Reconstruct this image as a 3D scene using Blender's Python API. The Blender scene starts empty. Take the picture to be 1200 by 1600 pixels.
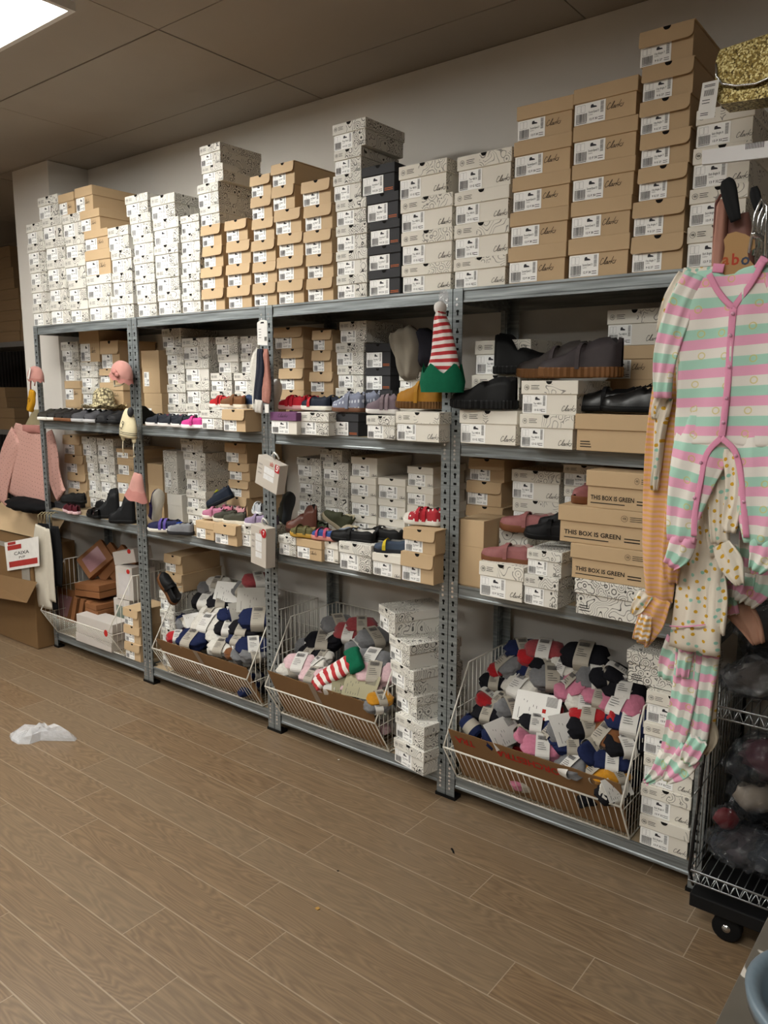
import bpy, bmesh, math, random
from mathutils import Vector, Matrix
R = math.radians
rnd = random.Random(7)
SC = bpy.context.scene
COL = SC.collection

# ---------------------------------------------------------------- camera, exposure, lights
CAM = Vector((4.6143, -2.4697, 1.6481)); FPX = 1217.76
YAW, PITCH, ROLL = -0.66491, -0.16, 0.0015
fwd = Vector((math.sin(YAW)*math.cos(PITCH), math.cos(YAW)*math.cos(PITCH), math.sin(PITCH)))
rgt0 = Vector((math.cos(YAW), -math.sin(YAW), 0)); up0 = rgt0.cross(fwd)
rgt = math.cos(ROLL)*rgt0 + math.sin(ROLL)*up0
upv = -math.sin(ROLL)*rgt0 + math.cos(ROLL)*up0
cd = bpy.data.cameras.new('camera'); cam = bpy.data.objects.new('camera', cd); COL.objects.link(cam)
cam.matrix_world = Matrix(((rgt.x, upv.x, -fwd.x, CAM.x), (rgt.y, upv.y, -fwd.y, CAM.y), (rgt.z, upv.z, -fwd.z, CAM.z), (0, 0, 0, 1)))
cd.sensor_fit = 'VERTICAL'; cd.sensor_height = 32.0; cd.lens = FPX/1600*32.0; cd.clip_start = .02
SC.camera = cam
vs = SC.view_settings
vs.view_transform = 'Standard'; vs.look = 'None'; vs.gamma = 1; vs.use_curve_mapping = False
vs.exposure = 0.55
LAMP = 19.0
LAMP_SPOTS = [(1.21, -1.07), (-1.46, -2.35), (3.88, -2.9), (1.21, -3.8), (-1.46, -5.2), (4.4, -5.4)]
W = bpy.data.worlds.new('world'); SC.world = W; W.use_nodes = True
W.node_tree.nodes['Background'].inputs[0].default_value = (.05, .05, .055, 1)
W.node_tree.nodes['Background'].inputs[1].default_value = .3

def ray(u, v): return fwd + rgt*((u-600)/FPX) - upv*((v-800)/FPX)
def at(u, v, y): d = ray(u, v); return CAM + d*((y-CAM.y)/d.y)
def atz(u, v, z): d = ray(u, v); return CAM + d*((z-CAM.z)/d.z)

# ---------------------------------------------------------------- materials
def srgb(c):
    if isinstance(c, str):
        c = tuple(int(c[i:i+2], 16)/255 for i in (0, 2, 4))
    return tuple(x/12.92 if x <= .04045 else ((x+.055)/1.055)**2.4 for x in c) + (1,)
_m = {}
class NT:
    def __init__(s, name):
        s.m = bpy.data.materials.new(name); s.m.use_nodes = True
        s.t = s.m.node_tree; s.b = s.t.nodes['Principled BSDF']
    def n(s, typ, **kw):
        nd = s.t.nodes.new(typ)
        for k, v in kw.items():
            if k.startswith('i_'):
                nd.inputs[int(k[2:]) if k[2:].isdigit() else k[2:].replace('_', ' ')].default_value = v
            else: setattr(nd, k, v)
        return nd
    def l(s, a, b): s.t.links.new(a, b)
    def math(s, op, a, b=None, c=None, clamp=False):
        nd = s.t.nodes.new('ShaderNodeMath'); nd.operation = op; nd.use_clamp = clamp
        for i, x in enumerate((a, b, c)):
            if x is None: continue
            if isinstance(x, (int, float)): nd.inputs[i].default_value = x
            else: s.l(x, nd.inputs[i])
        return nd.outputs[0]
    def mix(s, f, a, b):
        nd = s.t.nodes.new('ShaderNodeMix'); nd.data_type = 'RGBA'
        for sock, x in ((nd.inputs[0], f), (nd.inputs[6], a), (nd.inputs[7], b)):
            if isinstance(x, (int, float)): sock.default_value = x
            elif isinstance(x, tuple): sock.default_value = x
            else: s.l(x, sock)
        return nd.outputs[2]
    def ramp(s, f, stops, const=False):
        nd = s.t.nodes.new('ShaderNodeValToRGB'); r = nd.color_ramp
        if const: r.interpolation = 'CONSTANT'
        while len(r.elements) < len(stops): r.elements.new(.5)
        for e, (p, c) in zip(r.elements, stops): e.position = p; e.color = c
        s.l(f, nd.inputs[0]); return nd.outputs[0]
    def bump(s, h, strength, dist=.002):
        nd = s.n('ShaderNodeBump'); nd.inputs['Strength'].default_value = strength; nd.inputs['Distance'].default_value = dist
        s.l(h, nd.inputs['Height']); s.l(nd.outputs[0], s.b.inputs['Normal'])
def mat(name, col, rough=.6, metal=0, var=.12, scale=30, bump=.0, coat=0, sheen=0):
    if name in _m: return _m[name]
    k = NT(name); c = srgb(col)
    k.b.inputs['Roughness'].default_value = rough; k.b.inputs['Metallic'].default_value = metal
    if rough >= .5 and not metal: k.b.inputs['Specular IOR Level'].default_value = .18
    if coat: k.b.inputs['Coat Weight'].default_value = coat
    if sheen: k.b.inputs['Sheen Weight'].default_value = sheen
    tc = k.n('ShaderNodeTexCoord'); nz = k.n('ShaderNodeTexNoise'); nz.inputs['Scale'].default_value = scale; nz.inputs['Detail'].default_value = 4
    k.l(tc.outputs['Object'], nz.inputs['Vector'])
    dk = tuple(x*(1-var) for x in c[:3])+(1,); lt = tuple(min(1, x*(1+var)) for x in c[:3])+(1,)
    k.l(k.mix(nz.outputs[0], dk, lt), k.b.inputs['Base Color'])
    if bump: k.bump(nz.outputs[0], bump, .004)
    _m[name] = k.m; return k.m
def cardboard(name, col, var=.07):
    if name in _m: return _m[name]
    k = NT(name); c = srgb(col); k.b.inputs['Roughness'].default_value = .75
    tc = k.n('ShaderNodeTexCoord'); oi = k.n('ShaderNodeObjectInfo')
    nz = k.n('ShaderNodeTexNoise'); nz.inputs['Scale'].default_value = 14; nz.inputs['Detail'].default_value = 6
    k.l(tc.outputs['Object'], nz.inputs['Vector'])
    f = k.math('ADD', k.math('MULTIPLY', nz.outputs[0], .6), k.math('MULTIPLY', oi.outputs['Random'], .4))
    k.l(k.mix(f, tuple(x*(1-var) for x in c[:3])+(1,), tuple(min(1, x*(1+var)) for x in c[:3])+(1,)), k.b.inputs['Base Color'])
    _m[name] = k.m; return k.m
def doodle(name, base, ink, density=.5, scale=1.0, cut=.35):
    """printed line drawing: contour loops of a noise field and ring flowers"""
    if name in _m: return _m[name]
    k = NT(name); k.b.inputs['Roughness'].default_value = .7
    tc = k.n('ShaderNodeTexCoord'); oi = k.n('ShaderNodeObjectInfo')
    off = k.n('ShaderNodeVectorMath', operation='SCALE'); off.inputs[0].default_value = (7.1, 3.3, 5.7); k.l(oi.outputs['Random'], off.inputs['Scale'])
    ad = k.n('ShaderNodeVectorMath', operation='ADD'); k.l(tc.outputs['Object'], ad.inputs[0]); k.l(off.outputs[0], ad.inputs[1])
    v = ad.outputs[0]
    n1 = k.n('ShaderNodeTexNoise'); n1.inputs['Scale'].default_value = 13*scale; n1.inputs['Detail'].default_value = 1; k.l(v, n1.inputs['Vector'])
    l1 = k.math('LESS_THAN', k.math('ABSOLUTE', k.math('SUBTRACT', k.math('FRACT', k.math('MULTIPLY', n1.outputs[0], 15)), .5)), .075)
    vo = k.n('ShaderNodeTexVoronoi'); vo.inputs['Scale'].default_value = 32*scale; k.l(v, vo.inputs['Vector'])
    l2 = k.math('LESS_THAN', k.math('ABSOLUTE', k.math('SUBTRACT', k.math('FRACT', k.math('MULTIPLY', vo.outputs['Distance'], 4.2)), .5)), .13)
    n2 = k.n('ShaderNodeTexNoise'); n2.inputs['Scale'].default_value = 9*scale; n2.inputs['Detail'].default_value = 0; k.l(v, n2.inputs['Vector'])
    sel = k.math('GREATER_THAN', n2.outputs[0], .52)
    ln = k.math('ADD', k.math('MULTIPLY', l1, k.math('SUBTRACT', 1, sel)), k.math('MULTIPLY', l2, sel))
    n3 = k.n('ShaderNodeTexNoise'); n3.inputs['Scale'].default_value = 6*scale; n3.inputs['Detail'].default_value = 0
    mp = k.n('ShaderNodeVectorMath', operation='ADD'); mp.inputs[1].default_value = (3, 9, 4); k.l(v, mp.inputs[0]); k.l(mp.outputs[0], n3.inputs['Vector'])
    ln = k.math('MULTIPLY', ln, k.math('GREATER_THAN', n3.outputs[0], cut))
    k.l(k.mix(k.math('MULTIPLY', ln, density), srgb(base), srgb(ink)), k.b.inputs['Base Color'])
    _m[name] = k.m; return k.m
def stripes(name, cols, period, axis='V', rough=.85, accent=None, wob=.0):
    """woven stripes that follow the cloth (UV in metres)"""
    if name in _m: return _m[name]
    k = NT(name); k.b.inputs['Roughness'].default_value = rough; k.b.inputs['Sheen Weight'].default_value = .15
    uv = k.n('ShaderNodeUVMap'); sp = k.n('ShaderNodeSeparateXYZ'); k.l(uv.outputs[0], sp.inputs[0])
    f = k.math('FRACT', k.math('DIVIDE', sp.outputs[1 if axis == 'V' else 0], period))
    st = []
    for i, c in enumerate(cols): st.append((i/len(cols), srgb(c)))
    col = k.ramp(f, st, True)
    if accent:
        vo = k.n('ShaderNodeTexVoronoi'); vo.inputs['Scale'].default_value = 18; k.l(uv.outputs[0], vo.inputs['Vector'])
        vo.voronoi_dimensions = '2D'; vo.inputs['Randomness'].default_value = .35
        d = vo.outputs['Distance']
        m_ = k.math('MULTIPLY', k.math('GREATER_THAN', d, .10), k.math('LESS_THAN', d, .15))
        col = k.mix(k.math('MULTIPLY', m_, .6), col, srgb(accent))
    k.l(col, k.b.inputs['Base Color'])
    nz = k.n('ShaderNodeTexNoise'); nz.inputs['Scale'].default_value = 25; k.l(uv.outputs[0], nz.inputs['Vector'])
    k.bump(nz.outputs[0], .35, .004)
    _m[name] = k.m; return k.m
def spots(name, base, dots, scale=40, size=.22, rand=.4, rough=.85, dots2=None):
    if name in _m: return _m[name]
    k = NT(name); k.b.inputs['Roughness'].default_value = rough
    uv = k.n('ShaderNodeUVMap'); vo = k.n('ShaderNodeTexVoronoi'); vo.voronoi_dimensions = '2D'
    vo.inputs['Scale'].default_value = scale; vo.inputs['Randomness'].default_value = rand
    k.l(uv.outputs[0], vo.inputs['Vector'])
    dc = srgb(dots)
    if dots2:
        sp = k.n('ShaderNodeSeparateXYZ'); k.l(vo.outputs['Color'], sp.inputs[0])
        dc = k.mix(k.math('GREATER_THAN', sp.outputs[0], .6), srgb(dots), srgb(dots2))
    k.l(k.mix(k.math('LESS_THAN', vo.outputs['Distance'], size), srgb(base), dc), k.b.inputs['Base Color'])
    _m[name] = k.m; return k.m
def film(name, tint='e8e8ea', alpha=.35, rough=.12):
    if name in _m: return _m[name]
    k = NT(name); k.b.inputs['Base Color'].default_value = srgb(tint); k.b.inputs['Roughness'].default_value = rough
    k.b.inputs['Alpha'].default_value = alpha; k.b.inputs['Specular IOR Level'].default_value = 1.0
    tc = k.n('ShaderNodeTexCoord'); nz = k.n('ShaderNodeTexNoise'); nz.inputs['Scale'].default_value = 28; nz.inputs['Detail'].default_value = 5
    k.l(tc.outputs['Object'], nz.inputs['Vector']); k.bump(nz.outputs[0], 1, .02)
    _m[name] = k.m; return k.m

# ---------------------------------------------------------------- mesh collector
class MB:
    def __init__(s): s.v = []; s.f = []; s.mi = []; s.sm = []; s.uv = {}
    def face(s, pts, m=0, sm=False, uv=None):
        i = len(s.v); s.v += [tuple(p) for p in pts]; s.f.append(tuple(range(i, i+len(pts)))); s.mi.append(m); s.sm.append(sm)
        if uv: s.uv[len(s.f)-1] = uv
    def box(s, x0, x1, y0, y1, z0, z1, m=0):
        p = [(x, y, z) for z in (z0, z1) for y in (y0, y1) for x in (x0, x1)]; i = len(s.v); s.v += p
        for f in ((0, 2, 3, 1), (4, 5, 7, 6), (0, 1, 5, 4), (2, 6, 7, 3), (0, 4, 6, 2), (1, 3, 7, 5)):
            s.f.append(tuple(i+a for a in f)); s.mi.append(m); s.sm.append(False)
    def bbox(s, x0, x1, y0, y1, z0, z1, r, m=0):
        """box with bevelled edges"""
        bm = bmesh.new(); bmesh.ops.create_cube(bm, size=1)
        for v in bm.verts: v.co = ((x0+x1)/2+v.co.x*(x1-x0), (y0+y1)/2+v.co.y*(y1-y0), (z0+z1)/2+v.co.z*(z1-z0))
        bmesh.ops.bevel(bm, geom=bm.edges[:], offset=r, segments=2, profile=.5, affect='EDGES')
        s.add_bm(bm, m)
    def add_bm(s, bm, m=0, sm=False):
        i = len(s.v); bm.verts.index_update()
        s.v += [tuple(v.co) for v in bm.verts]
        for f in bm.faces: s.f.append(tuple(i+v.index for v in f.verts)); s.mi.append(m); s.sm.append(sm)
        bm.free()
    def rings(s, rs, m=0, closed=True, cap=True, sm=True, uv=None, mfun=None):
        """skin a list of equal length rings"""
        n = len(rs[0]); i = len(s.v)
        for r in rs: s.v += [tuple(p) for p in r]
        for a in range(len(rs)-1):
            for b in range(n if closed else n-1):
                c = (b+1) % n
                s.f.append((i+a*n+b, i+a*n+c, i+(a+1)*n+c, i+(a+1)*n+b)); s.mi.append(mfun(a, b) if mfun else m); s.sm.append(sm)
                if uv: s.uv[len(s.f)-1] = [uv(a, b), uv(a, b+1), uv(a+1, b+1), uv(a+1, b)]
        if cap and closed:
            s.f.append(tuple(i+b for b in reversed(range(n)))); s.mi.append(mfun(0, 0) if mfun else m); s.sm.append(sm)
            s.f.append(tuple(i+(len(rs)-1)*n+b for b in range(n))); s.mi.append(mfun(len(rs)-2, 0) if mfun else m); s.sm.append(sm)
            if uv:
                s.uv[len(s.f)-2] = [uv(0, b) for b in reversed(range(n))]; s.uv[len(s.f)-1] = [uv(len(rs)-1, b) for b in range(n)]
    def tube(s, pts, r, n=6, m=0, closed=False):
        pts = [Vector(p) for p in pts]; rs = []; prev = None
        N = len(pts)
        for i, p in enumerate(pts):
            a = pts[(i-1) % N] if (i > 0 or closed) else p; b = pts[(i+1) % N] if (i < N-1 or closed) else p
            t = (b-a).normalized()
            if prev is None:
                x = t.orthogonal().normalized()
            else:
                x = (prev-t*prev.dot(t)).normalized() if (prev-t*prev.dot(t)).length > 1e-6 else t.orthogonal().normalized()
            prev = x; y = t.cross(x); rr = r[i] if isinstance(r, (list, tuple)) else r
            rs.append([p+x*rr*math.cos(2*math.pi*k/n)+y*rr*math.sin(2*math.pi*k/n) for k in range(n)])
        if closed: rs.append(rs[0]); s.rings(rs, m, cap=False)
        else: s.rings(rs, m)
    def ball(s, c, r, m=0, n=12, squash=(1, 1, 1), noise=0, seed=0):
        q = random.Random(seed); rs = []
        for a in range(n//2+1):
            th = math.pi*a/(n//2); rs.append([])
            for b in range(n):
                ph = 2*math.pi*b/n; k = r*(1+noise*(q.random()-.5)*2)
                if a in (0, n//2): k = r
                rs[-1].append((c[0]+k*squash[0]*math.sin(th)*math.cos(ph), c[1]+k*squash[1]*math.sin(th)*math.sin(ph), c[2]-k*squash[2]*math.cos(th)))
        s.rings(rs, m, cap=False)
    def prism(s, poly, d0, d1, axis='y', m=0):
        """extrude a 2D outline (x,z) along y, or (x,y) along z, or (y,z) along x"""
        def P(p, d): return {'y': (p[0], d, p[1]), 'z': (p[0], p[1], d), 'x': (d, p[0], p[1])}[axis]
        n = len(poly); i = len(s.v); s.v += [P(p, d0) for p in poly]+[P(p, d1) for p in poly]
        s.f += [tuple(i+k for k in range(n)), tuple(i+n+k for k in reversed(range(n)))]; s.mi += [m, m]; s.sm += [False]*2
        for k in range(n): s.f.append((i+k, i+n+k, i+n+(k+1) % n, i+(k+1) % n)); s.mi.append(m); s.sm.append(False)
    def xf(s, M):
        s.v = [tuple(M @ Vector(p)) for p in s.v]; return s
    def mesh(s, name, mats):
        me = bpy.data.meshes.new(name); me.from_pydata(s.v, [], s.f); me.polygons.foreach_set('material_index', s.mi); me.polygons.foreach_set('use_smooth', s.sm)
        for m in mats: me.materials.append(m)
        if s.uv:
            ul = me.uv_layers.new(name='UVMap')
            for fi, uvs in s.uv.items():
                p = me.polygons[fi]
                for li, uvc in zip(p.loop_indices, uvs): ul.data[li].uv = uvc
        me.validate(); return me
    def build(s, name, mats, parent=None, sub=0):
        if not isinstance(mats, (list, tuple)): mats = [mats]
        o = bpy.data.objects.new(name, s.mesh(name, mats)); COL.objects.link(o)
        if parent: o.parent = parent
        if sub:
            md = o.modifiers.new('sub', 'SUBSURF'); md.levels = md.render_levels = sub
        return o
def put(name, mesh, parent=None):
    o = bpy.data.objects.new(name, mesh); COL.objects.link(o)
    if parent: o.parent = parent
    return o
def thing(name, label, cat, loc=(0, 0, 0), rot=(0, 0, 0), group=None):
    o = bpy.data.objects.new(name, None); COL.objects.link(o); o.empty_display_size = .02
    o.location = loc; o.rotation_euler = rot; tag(o, label, cat, group); return o
def tag(o, label, cat, group=None, kind=None):
    o['label'] = label; o['category'] = cat
    if group: o['group'] = group
    if kind: o['kind'] = kind
    return o
def struct(o): o['kind'] = 'structure'; return o
def copy_thing(o, parent=None):
    c = o.copy(); COL.objects.link(c); c.parent = parent
    for ch in [x for x in bpy.data.objects if x.parent == o]: copy_thing(ch, c)
    return c
_tx = {}
def text2d(s, size, bold=0.0):
    """letters as flat polygons: list of (2D verts), faces"""
    key = (s, bold)
    if key not in _tx:
        cu = bpy.data.curves.new('t', 'FONT'); cu.body = s; cu.size = 1; cu.resolution_u = 2; cu.offset = bold
        ob = bpy.data.objects.new('t', cu); COL.objects.link(ob); me = bpy.data.meshes.new_from_object(ob)
        _tx[key] = ([(v.co.x, v.co.y) for v in me.vertices], [tuple(p.vertices) for p in me.polygons])
        bpy.data.objects.remove(ob); bpy.data.curves.remove(cu); bpy.data.meshes.remove(me)
    v, f = _tx[key]; return [(a*size, b*size) for a, b in v], f
def add_text(mb, s, size, P, m, bold=0.0, width=None, sx=None):
    """P maps 2D (a,b) to 3D"""
    v, f = text2d(s, size, bold)
    if not v: return
    k = 1
    if width: k = width/max(.0001, max(a for a, b in v))
    i = len(mb.v); mb.v += [tuple(P(a*k, b)) for a, b in v]
    for p in f: mb.f.append(tuple(i+q for q in p)); mb.mi.append(m); mb.sm.append(False)
def stroke(mb, pts, w, P, m):
    for a, b in zip(pts, pts[1:]):
        dx, dy = b[0]-a[0], b[1]-a[1]; L = math.hypot(dx, dy) or 1; nx, ny = -dy/L*w/2, dx/L*w/2; ex, ey = dx/L*w/4, dy/L*w/4
        mb.face([P(a[0]-nx-ex, a[1]-ny-ey), P(b[0]-nx+ex, b[1]-ny+ey), P(b[0]+nx+ex, b[1]+ny+ey), P(a[0]+nx-ex, a[1]+ny-ey)], m)
SCRIPT = [[(.16, .72), (.13, .85), (.07, .8), (.01, .5), (0, .2), (.05, .03), (.13, .08), (.2, .2)],
          [(.22, .15), (.32, .8), (.37, .97), (.37, .8), (.27, .2), (.29, .05), (.35, .15)],
          [(.47, .4), (.40, .38), (.36, .15), (.40, .05), (.46, .2), (.49, .4), (.47, .1), (.53, .12)],
          [(.54, .05), (.58, .4), (.6, .3), (.66, .42)],
          [(.66, .05), (.78, .95)], [(.87, .48), (.72, .28), (.85, .05), (.9, .1)],
          [(1.0, .45), (.94, .38), (.97, .2), (.91, .05), (.87, .1)]]
def script_word(mb, P, w, h, m, t=.0016):
    for st in SCRIPT: stroke(mb, [(a*w+b*h*.25, b*h) for a, b in st], t, P, m)
def ringmark(mb, cx, cz, r, P, m, t=.0012):
    n = 14
    stroke(mb, [(cx+r*math.cos(2*math.pi*k/n), cz+r*math.sin(2*math.pi*k/n)) for k in range(n+1)], t, P, m)
    stroke(mb, [(cx-r*.1, cz-r*.5), (cx-r*.1, cz+r*.5), (cx-r*.55, cz-r*.05), (cx+r*.0, cz-r*.05)], t, P, m)
    stroke(mb, [(cx+r*.4, cz-r*.5), (cx+r*.4, cz+r*.5), (cx+r*.1, cz-r*.05), (cx+r*.6, cz-r*.05)], t, P, m)

# ---------------------------------------------------------------- room
H = 3.0; YW = .48
def wallmat(name, col, var=.05, bump=.03):
    return mat(name, col, .85, 0, var, 3, bump)
def floor_mat():
    k = NT('wood_plank_tile'); k.b.inputs['Roughness'].default_value = .42
    tc = k.n('ShaderNodeTexCoord'); sp = k.n('ShaderNodeSeparateXYZ'); k.l(tc.outputs['Object'], sp.inputs[0])
    X, Y = sp.outputs[0], sp.outputs[1]
    PW, PL = .16, 1.02
    ry = k.math('DIVIDE', k.math('ADD', Y, 8.0), PW); row = k.math('FLOOR', ry); fy = k.math('FRACT', ry)
    wn = k.n('ShaderNodeTexWhiteNoise', noise_dimensions='1D'); k.l(k.math('ADD', row, 3.0), wn.inputs['W'])
    rx = k.math('ADD', k.math('DIVIDE', k.math('ADD', X, 8.0), PL), wn.outputs['Value']); cx = k.math('FLOOR', rx); fx = k.math('FRACT', rx)
    gy = k.math('LESS_THAN', k.math('MINIMUM', fy, k.math('SUBTRACT', 1, fy)), .0022/PW)
    gx = k.math('LESS_THAN', k.math('MINIMUM', fx, k.math('SUBTRACT', 1, fx)), .0016/PL)
    g = k.math('MAXIMUM', gy, gx)
    pid = k.math('ADD', k.math('MULTIPLY', row, 17.3), k.math('MULTIPLY', cx, 5.9))
    w2 = k.n('ShaderNodeTexWhiteNoise', noise_dimensions='1D'); k.l(pid, w2.inputs['W'])
    cmb = k.n('ShaderNodeCombineXYZ'); k.l(k.math('MULTIPLY', X, 1.6), cmb.inputs[0]); k.l(k.math('MULTIPLY', Y, 13), cmb.inputs[1]); k.l(pid, cmb.inputs[2])
    nz = k.n('ShaderNodeTexNoise'); nz.inputs['Scale'].default_value = 1.0; nz.inputs['Detail'].default_value = 2; nz.inputs['Roughness'].default_value = .4; k.l(cmb.outputs[0], nz.inputs['Vector'])
    gr = k.math('FRACT', k.math('MULTIPLY', nz.outputs[0], 22)); gr = k.math('ABSOLUTE', k.math('SUBTRACT', gr, .5))
    c2 = k.n('ShaderNodeCombineXYZ'); k.l(k.math('MULTIPLY', X, 8), c2.inputs[0]); k.l(k.math('MULTIPLY', Y, 220), c2.inputs[1]); k.l(pid, c2.inputs[2])
    n2 = k.n('ShaderNodeTexNoise'); n2.inputs['Scale'].default_value = 1.0; n2.inputs['Detail'].default_value = 3; k.l(c2.outputs[0], n2.inputs['Vector'])
    f = k.math('ADD', k.math('MULTIPLY', gr, .95), k.math('MULTIPLY', n2.outputs[0], .62))
    base = k.ramp(f, [(.15, srgb('604c37')), (.5, srgb('725c45')), (.85, srgb('846d52'))])
    base = k.mix(k.math('MULTIPLY', w2.outputs['Value'], .38), base, srgb('7b6d5a'))
    base = k.mix(k.math('MULTIPLY', g, .55), base, srgb('ab9c86'))
    k.l(base, k.b.inputs['Base Color'])
    k.bump(k.math('SUBTRACT', f, k.math('MULTIPLY', g, 2)), .12, .001)
    _m['wood_plank_tile'] = k.m; return k.m
X0, X1, Y0, YB = -4.6, 6.8, -7.2, 2.2
b = MB(); b.box(X0, X1, Y0, YB, -.05, 0); struct(b.build('floor', floor_mat()))
M_ceil = mat('ceiling_panel', 'a39b91', .9, 0, .04, 5, .02)
M_gap = mat('ceiling_joint', '4a443d', .9)
# ceiling: individual lay-in panels with shadow joints
M_wall = wallmat('wall_paint', 'dedad4'); M_wall2 = wallmat('pillar_paint', 'd8d4ce')
b = MB(); b.box(X0, X1, Y0, YB, H+.012, H+.06, 1)
PX, PY = 1.333, .64
xs = [1.92+PX*i for i in range(-5, 4)]; ys = [-.445+PY*i for i in range(-14, 5)]
def lamp_here(x, y):
    return any(abs(x-lx) < .75 and abs(y-ly) < .5 for lx, ly in LAMP_SPOTS)
for x in xs:
    for y in ys:
        a0, a1, c0, c1 = max(x, X0), min(x+PX, X1), max(y, Y0), min(y+PY, YB)
        if a1-a0 < .02 or c1-c0 < .02: continue
        t = rnd.uniform(0, .003)
        b.box(a0+.003, a1-.003, c0+.003, c1-.003, H+t, H+.012+t, 0)
struct(b.build('ceiling', [M_ceil, M_gap]))
b = MB(); b.box(-.1, X1, YW, YW+.1, 0, H); struct(b.build('wall_back', M_wall))
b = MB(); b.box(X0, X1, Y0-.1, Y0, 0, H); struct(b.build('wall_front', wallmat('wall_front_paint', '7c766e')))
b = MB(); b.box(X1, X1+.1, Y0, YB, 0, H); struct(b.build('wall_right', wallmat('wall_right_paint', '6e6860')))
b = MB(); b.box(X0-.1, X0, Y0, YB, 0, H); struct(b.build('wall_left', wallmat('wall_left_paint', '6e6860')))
# square pillar that stands proud of the back wall
b = MB(); b.box(-.52, -.09, .21, YW+.1, 0, H); struct(b.build('wall_pillar', M_wall2))
# recess beyond the pillar: dark slatted wall, lower dropped ceiling
b = MB(); b.box(X0, -.45, 1.75, 1.8, 0, H, 0)
x = X0+.02
while x < -.5: b.box(x, x+.035, 1.72, 1.75, 0, 2.9, 1); x += .07
struct(b.build('wall_recess', [mat('dark_wall', '1c1a1a', .8), mat('dark_slat', '2a2726', .6)]))
b = MB(); b.box(-.5, -.45, YW+.1, 1.75, 0, H); struct(b.build('wall_recess_side', M_wall))

# ---------------------------------------------------------------- ceiling lights
M_em = bpy.data.materials.new('lamp_diffuser'); M_em.use_nodes = True
_b = M_em.node_tree.nodes['Principled BSDF']; _b.inputs['Base Color'].default_value = (1, 1, 1, 1)
_b.inputs['Emission Color'].default_value = (1, .985, .92, 1); _b.inputs['Emission Strength'].default_value = LAMP
M_alu = mat('white_lamp_frame', 'd8d6d2', .4)
for i, (lx, ly) in enumerate(LAMP_SPOTS):
    lab = ['long rectangular ceiling lamp with glowing white diffuser above the shoe box shelves'][0] if i == 0 else 'rectangular ceiling lamp panel further out over the shop floor'
    t = thing('ceiling_light', lab, 'ceiling light', (lx, ly, H), group=None if i == 0 else 'ceiling lamps over the shop floor')
    hx, hy = .66, .31
    b = MB(); b.box(-hx, hx, -hy, -hy+.02, -.03, -.001); b.box(-hx, hx, hy-.02, hy, -.03, -.001); b.box(-hx, -hx+.02, -hy+.02, hy-.02, -.03, -.001); b.box(hx-.02, hx, -hy+.02, hy-.02, -.03, -.001); b.build('lamp_frame', M_alu, t)
    b = MB(); b.box(-hx+.02, hx-.02, -hy+.02, hy-.02, -.022, -.004); b.build('diffuser', M_em, t)

# ---------------------------------------------------------------- shelving
DK = [0, .103, .893, 1.441, 2.0]
JX = [0.0, 1.0007, 2.0081, 2.9969, 3.9978]
PWD = .0456; SD = .43
def galv():
    k = NT('galvanised_steel'); k.b.inputs['Metallic'].default_value = .55; k.b.inputs['Roughness'].default_value = .45
    tc = k.n('ShaderNodeTexCoord'); mp = k.n('ShaderNodeMapping'); mp.inputs['Scale'].default_value = (3, 20, 60); k.l(tc.outputs['Object'], mp.inputs[0])
    nz = k.n('ShaderNodeTexNoise'); nz.inputs['Scale'].default_value = 1.5; nz.inputs['Detail'].default_value = 5; k.l(mp.outputs[0], nz.inputs['Vector'])
    k.l(k.ramp(nz.outputs[0], [(.3, srgb('6d7274')), (.55, srgb('8a9092')), (.75, srgb('a5abad'))]), k.b.inputs['Base Color'])
    return k.m
M_galv = galv(); M_hole = mat('slot_shadow', '0c0c0c', .9); M_rivet = mat('bright_rivet', 'e6e6e6', .25, .8); M_deck = mat('chipboard_deck', '9c8a70', .85, 0, .2, 60, .1); M_foot = mat('black_plastic_foot', '101010', .5)
def post_mesh(side, top):
    """L shaped upright, side=-1 left post, +1 right post of a bay; front flange on -y"""
    b = MB(); w = .040; t = .0025
    x0, x1 = (0, w) if side < 0 else (-w, 0)
    b.box(x0, x1, 0, t, .012, top, 0)
    sx = (0, t) if side < 0 else (-t, 0)
    b.box(sx[0], sx[1], t, .036, .012, top, 0)
    cx = (x0+x1)/2
    z = .05; i = 0
    near = lambda z: any(abs(z-(d-.025)) < .045 for d in DK[1:])
    while z < top-.03:
        if near(z):
            for dz in (-.006, .014):
                p = [(cx-.004+.0055*math.cos(a*math.pi/4), z+dz+.0055*math.sin(a*math.pi/4)) for a in range(8)]
                b.face([(a, -.0008, c) for a, c in p], 2)
        else:
            k = i % 3
            if k == 0: p = [(-.006, -.008), (.006, -.008), (.006, -.001), (.0025, .003), (.0025, .010), (-.0025, .010), (-.0025, .003), (-.006, -.001)]
            elif k == 1: p = [(-.007, -.003), (.007, -.003), (.007, .006), (-.007, .006)]
            else: p = [(-.0035, -.011), (.0035, -.011), (.0035, 0), (.007, .004), (.004, .009), (-.004, .009), (-.007, .004), (-.0035, 0)]
            b.face([(cx+a, -.0006, z+c) for a, c in p], 1)
        xx = -.0006 if side < 0 else .0006
        b.face([(xx, .016, z), (xx, .023, z), (xx, .023, z+.01), (xx, .016, z+.01)], 1)
        z += .0333; i += 1
    return b
pmesh = {s: post_mesh(s, 2.0).mesh('post', [M_galv, M_hole, M_rivet]) for s in (-1, 1)}
bn = ['leftmost', 'second', 'third', 'rightmost']
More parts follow.
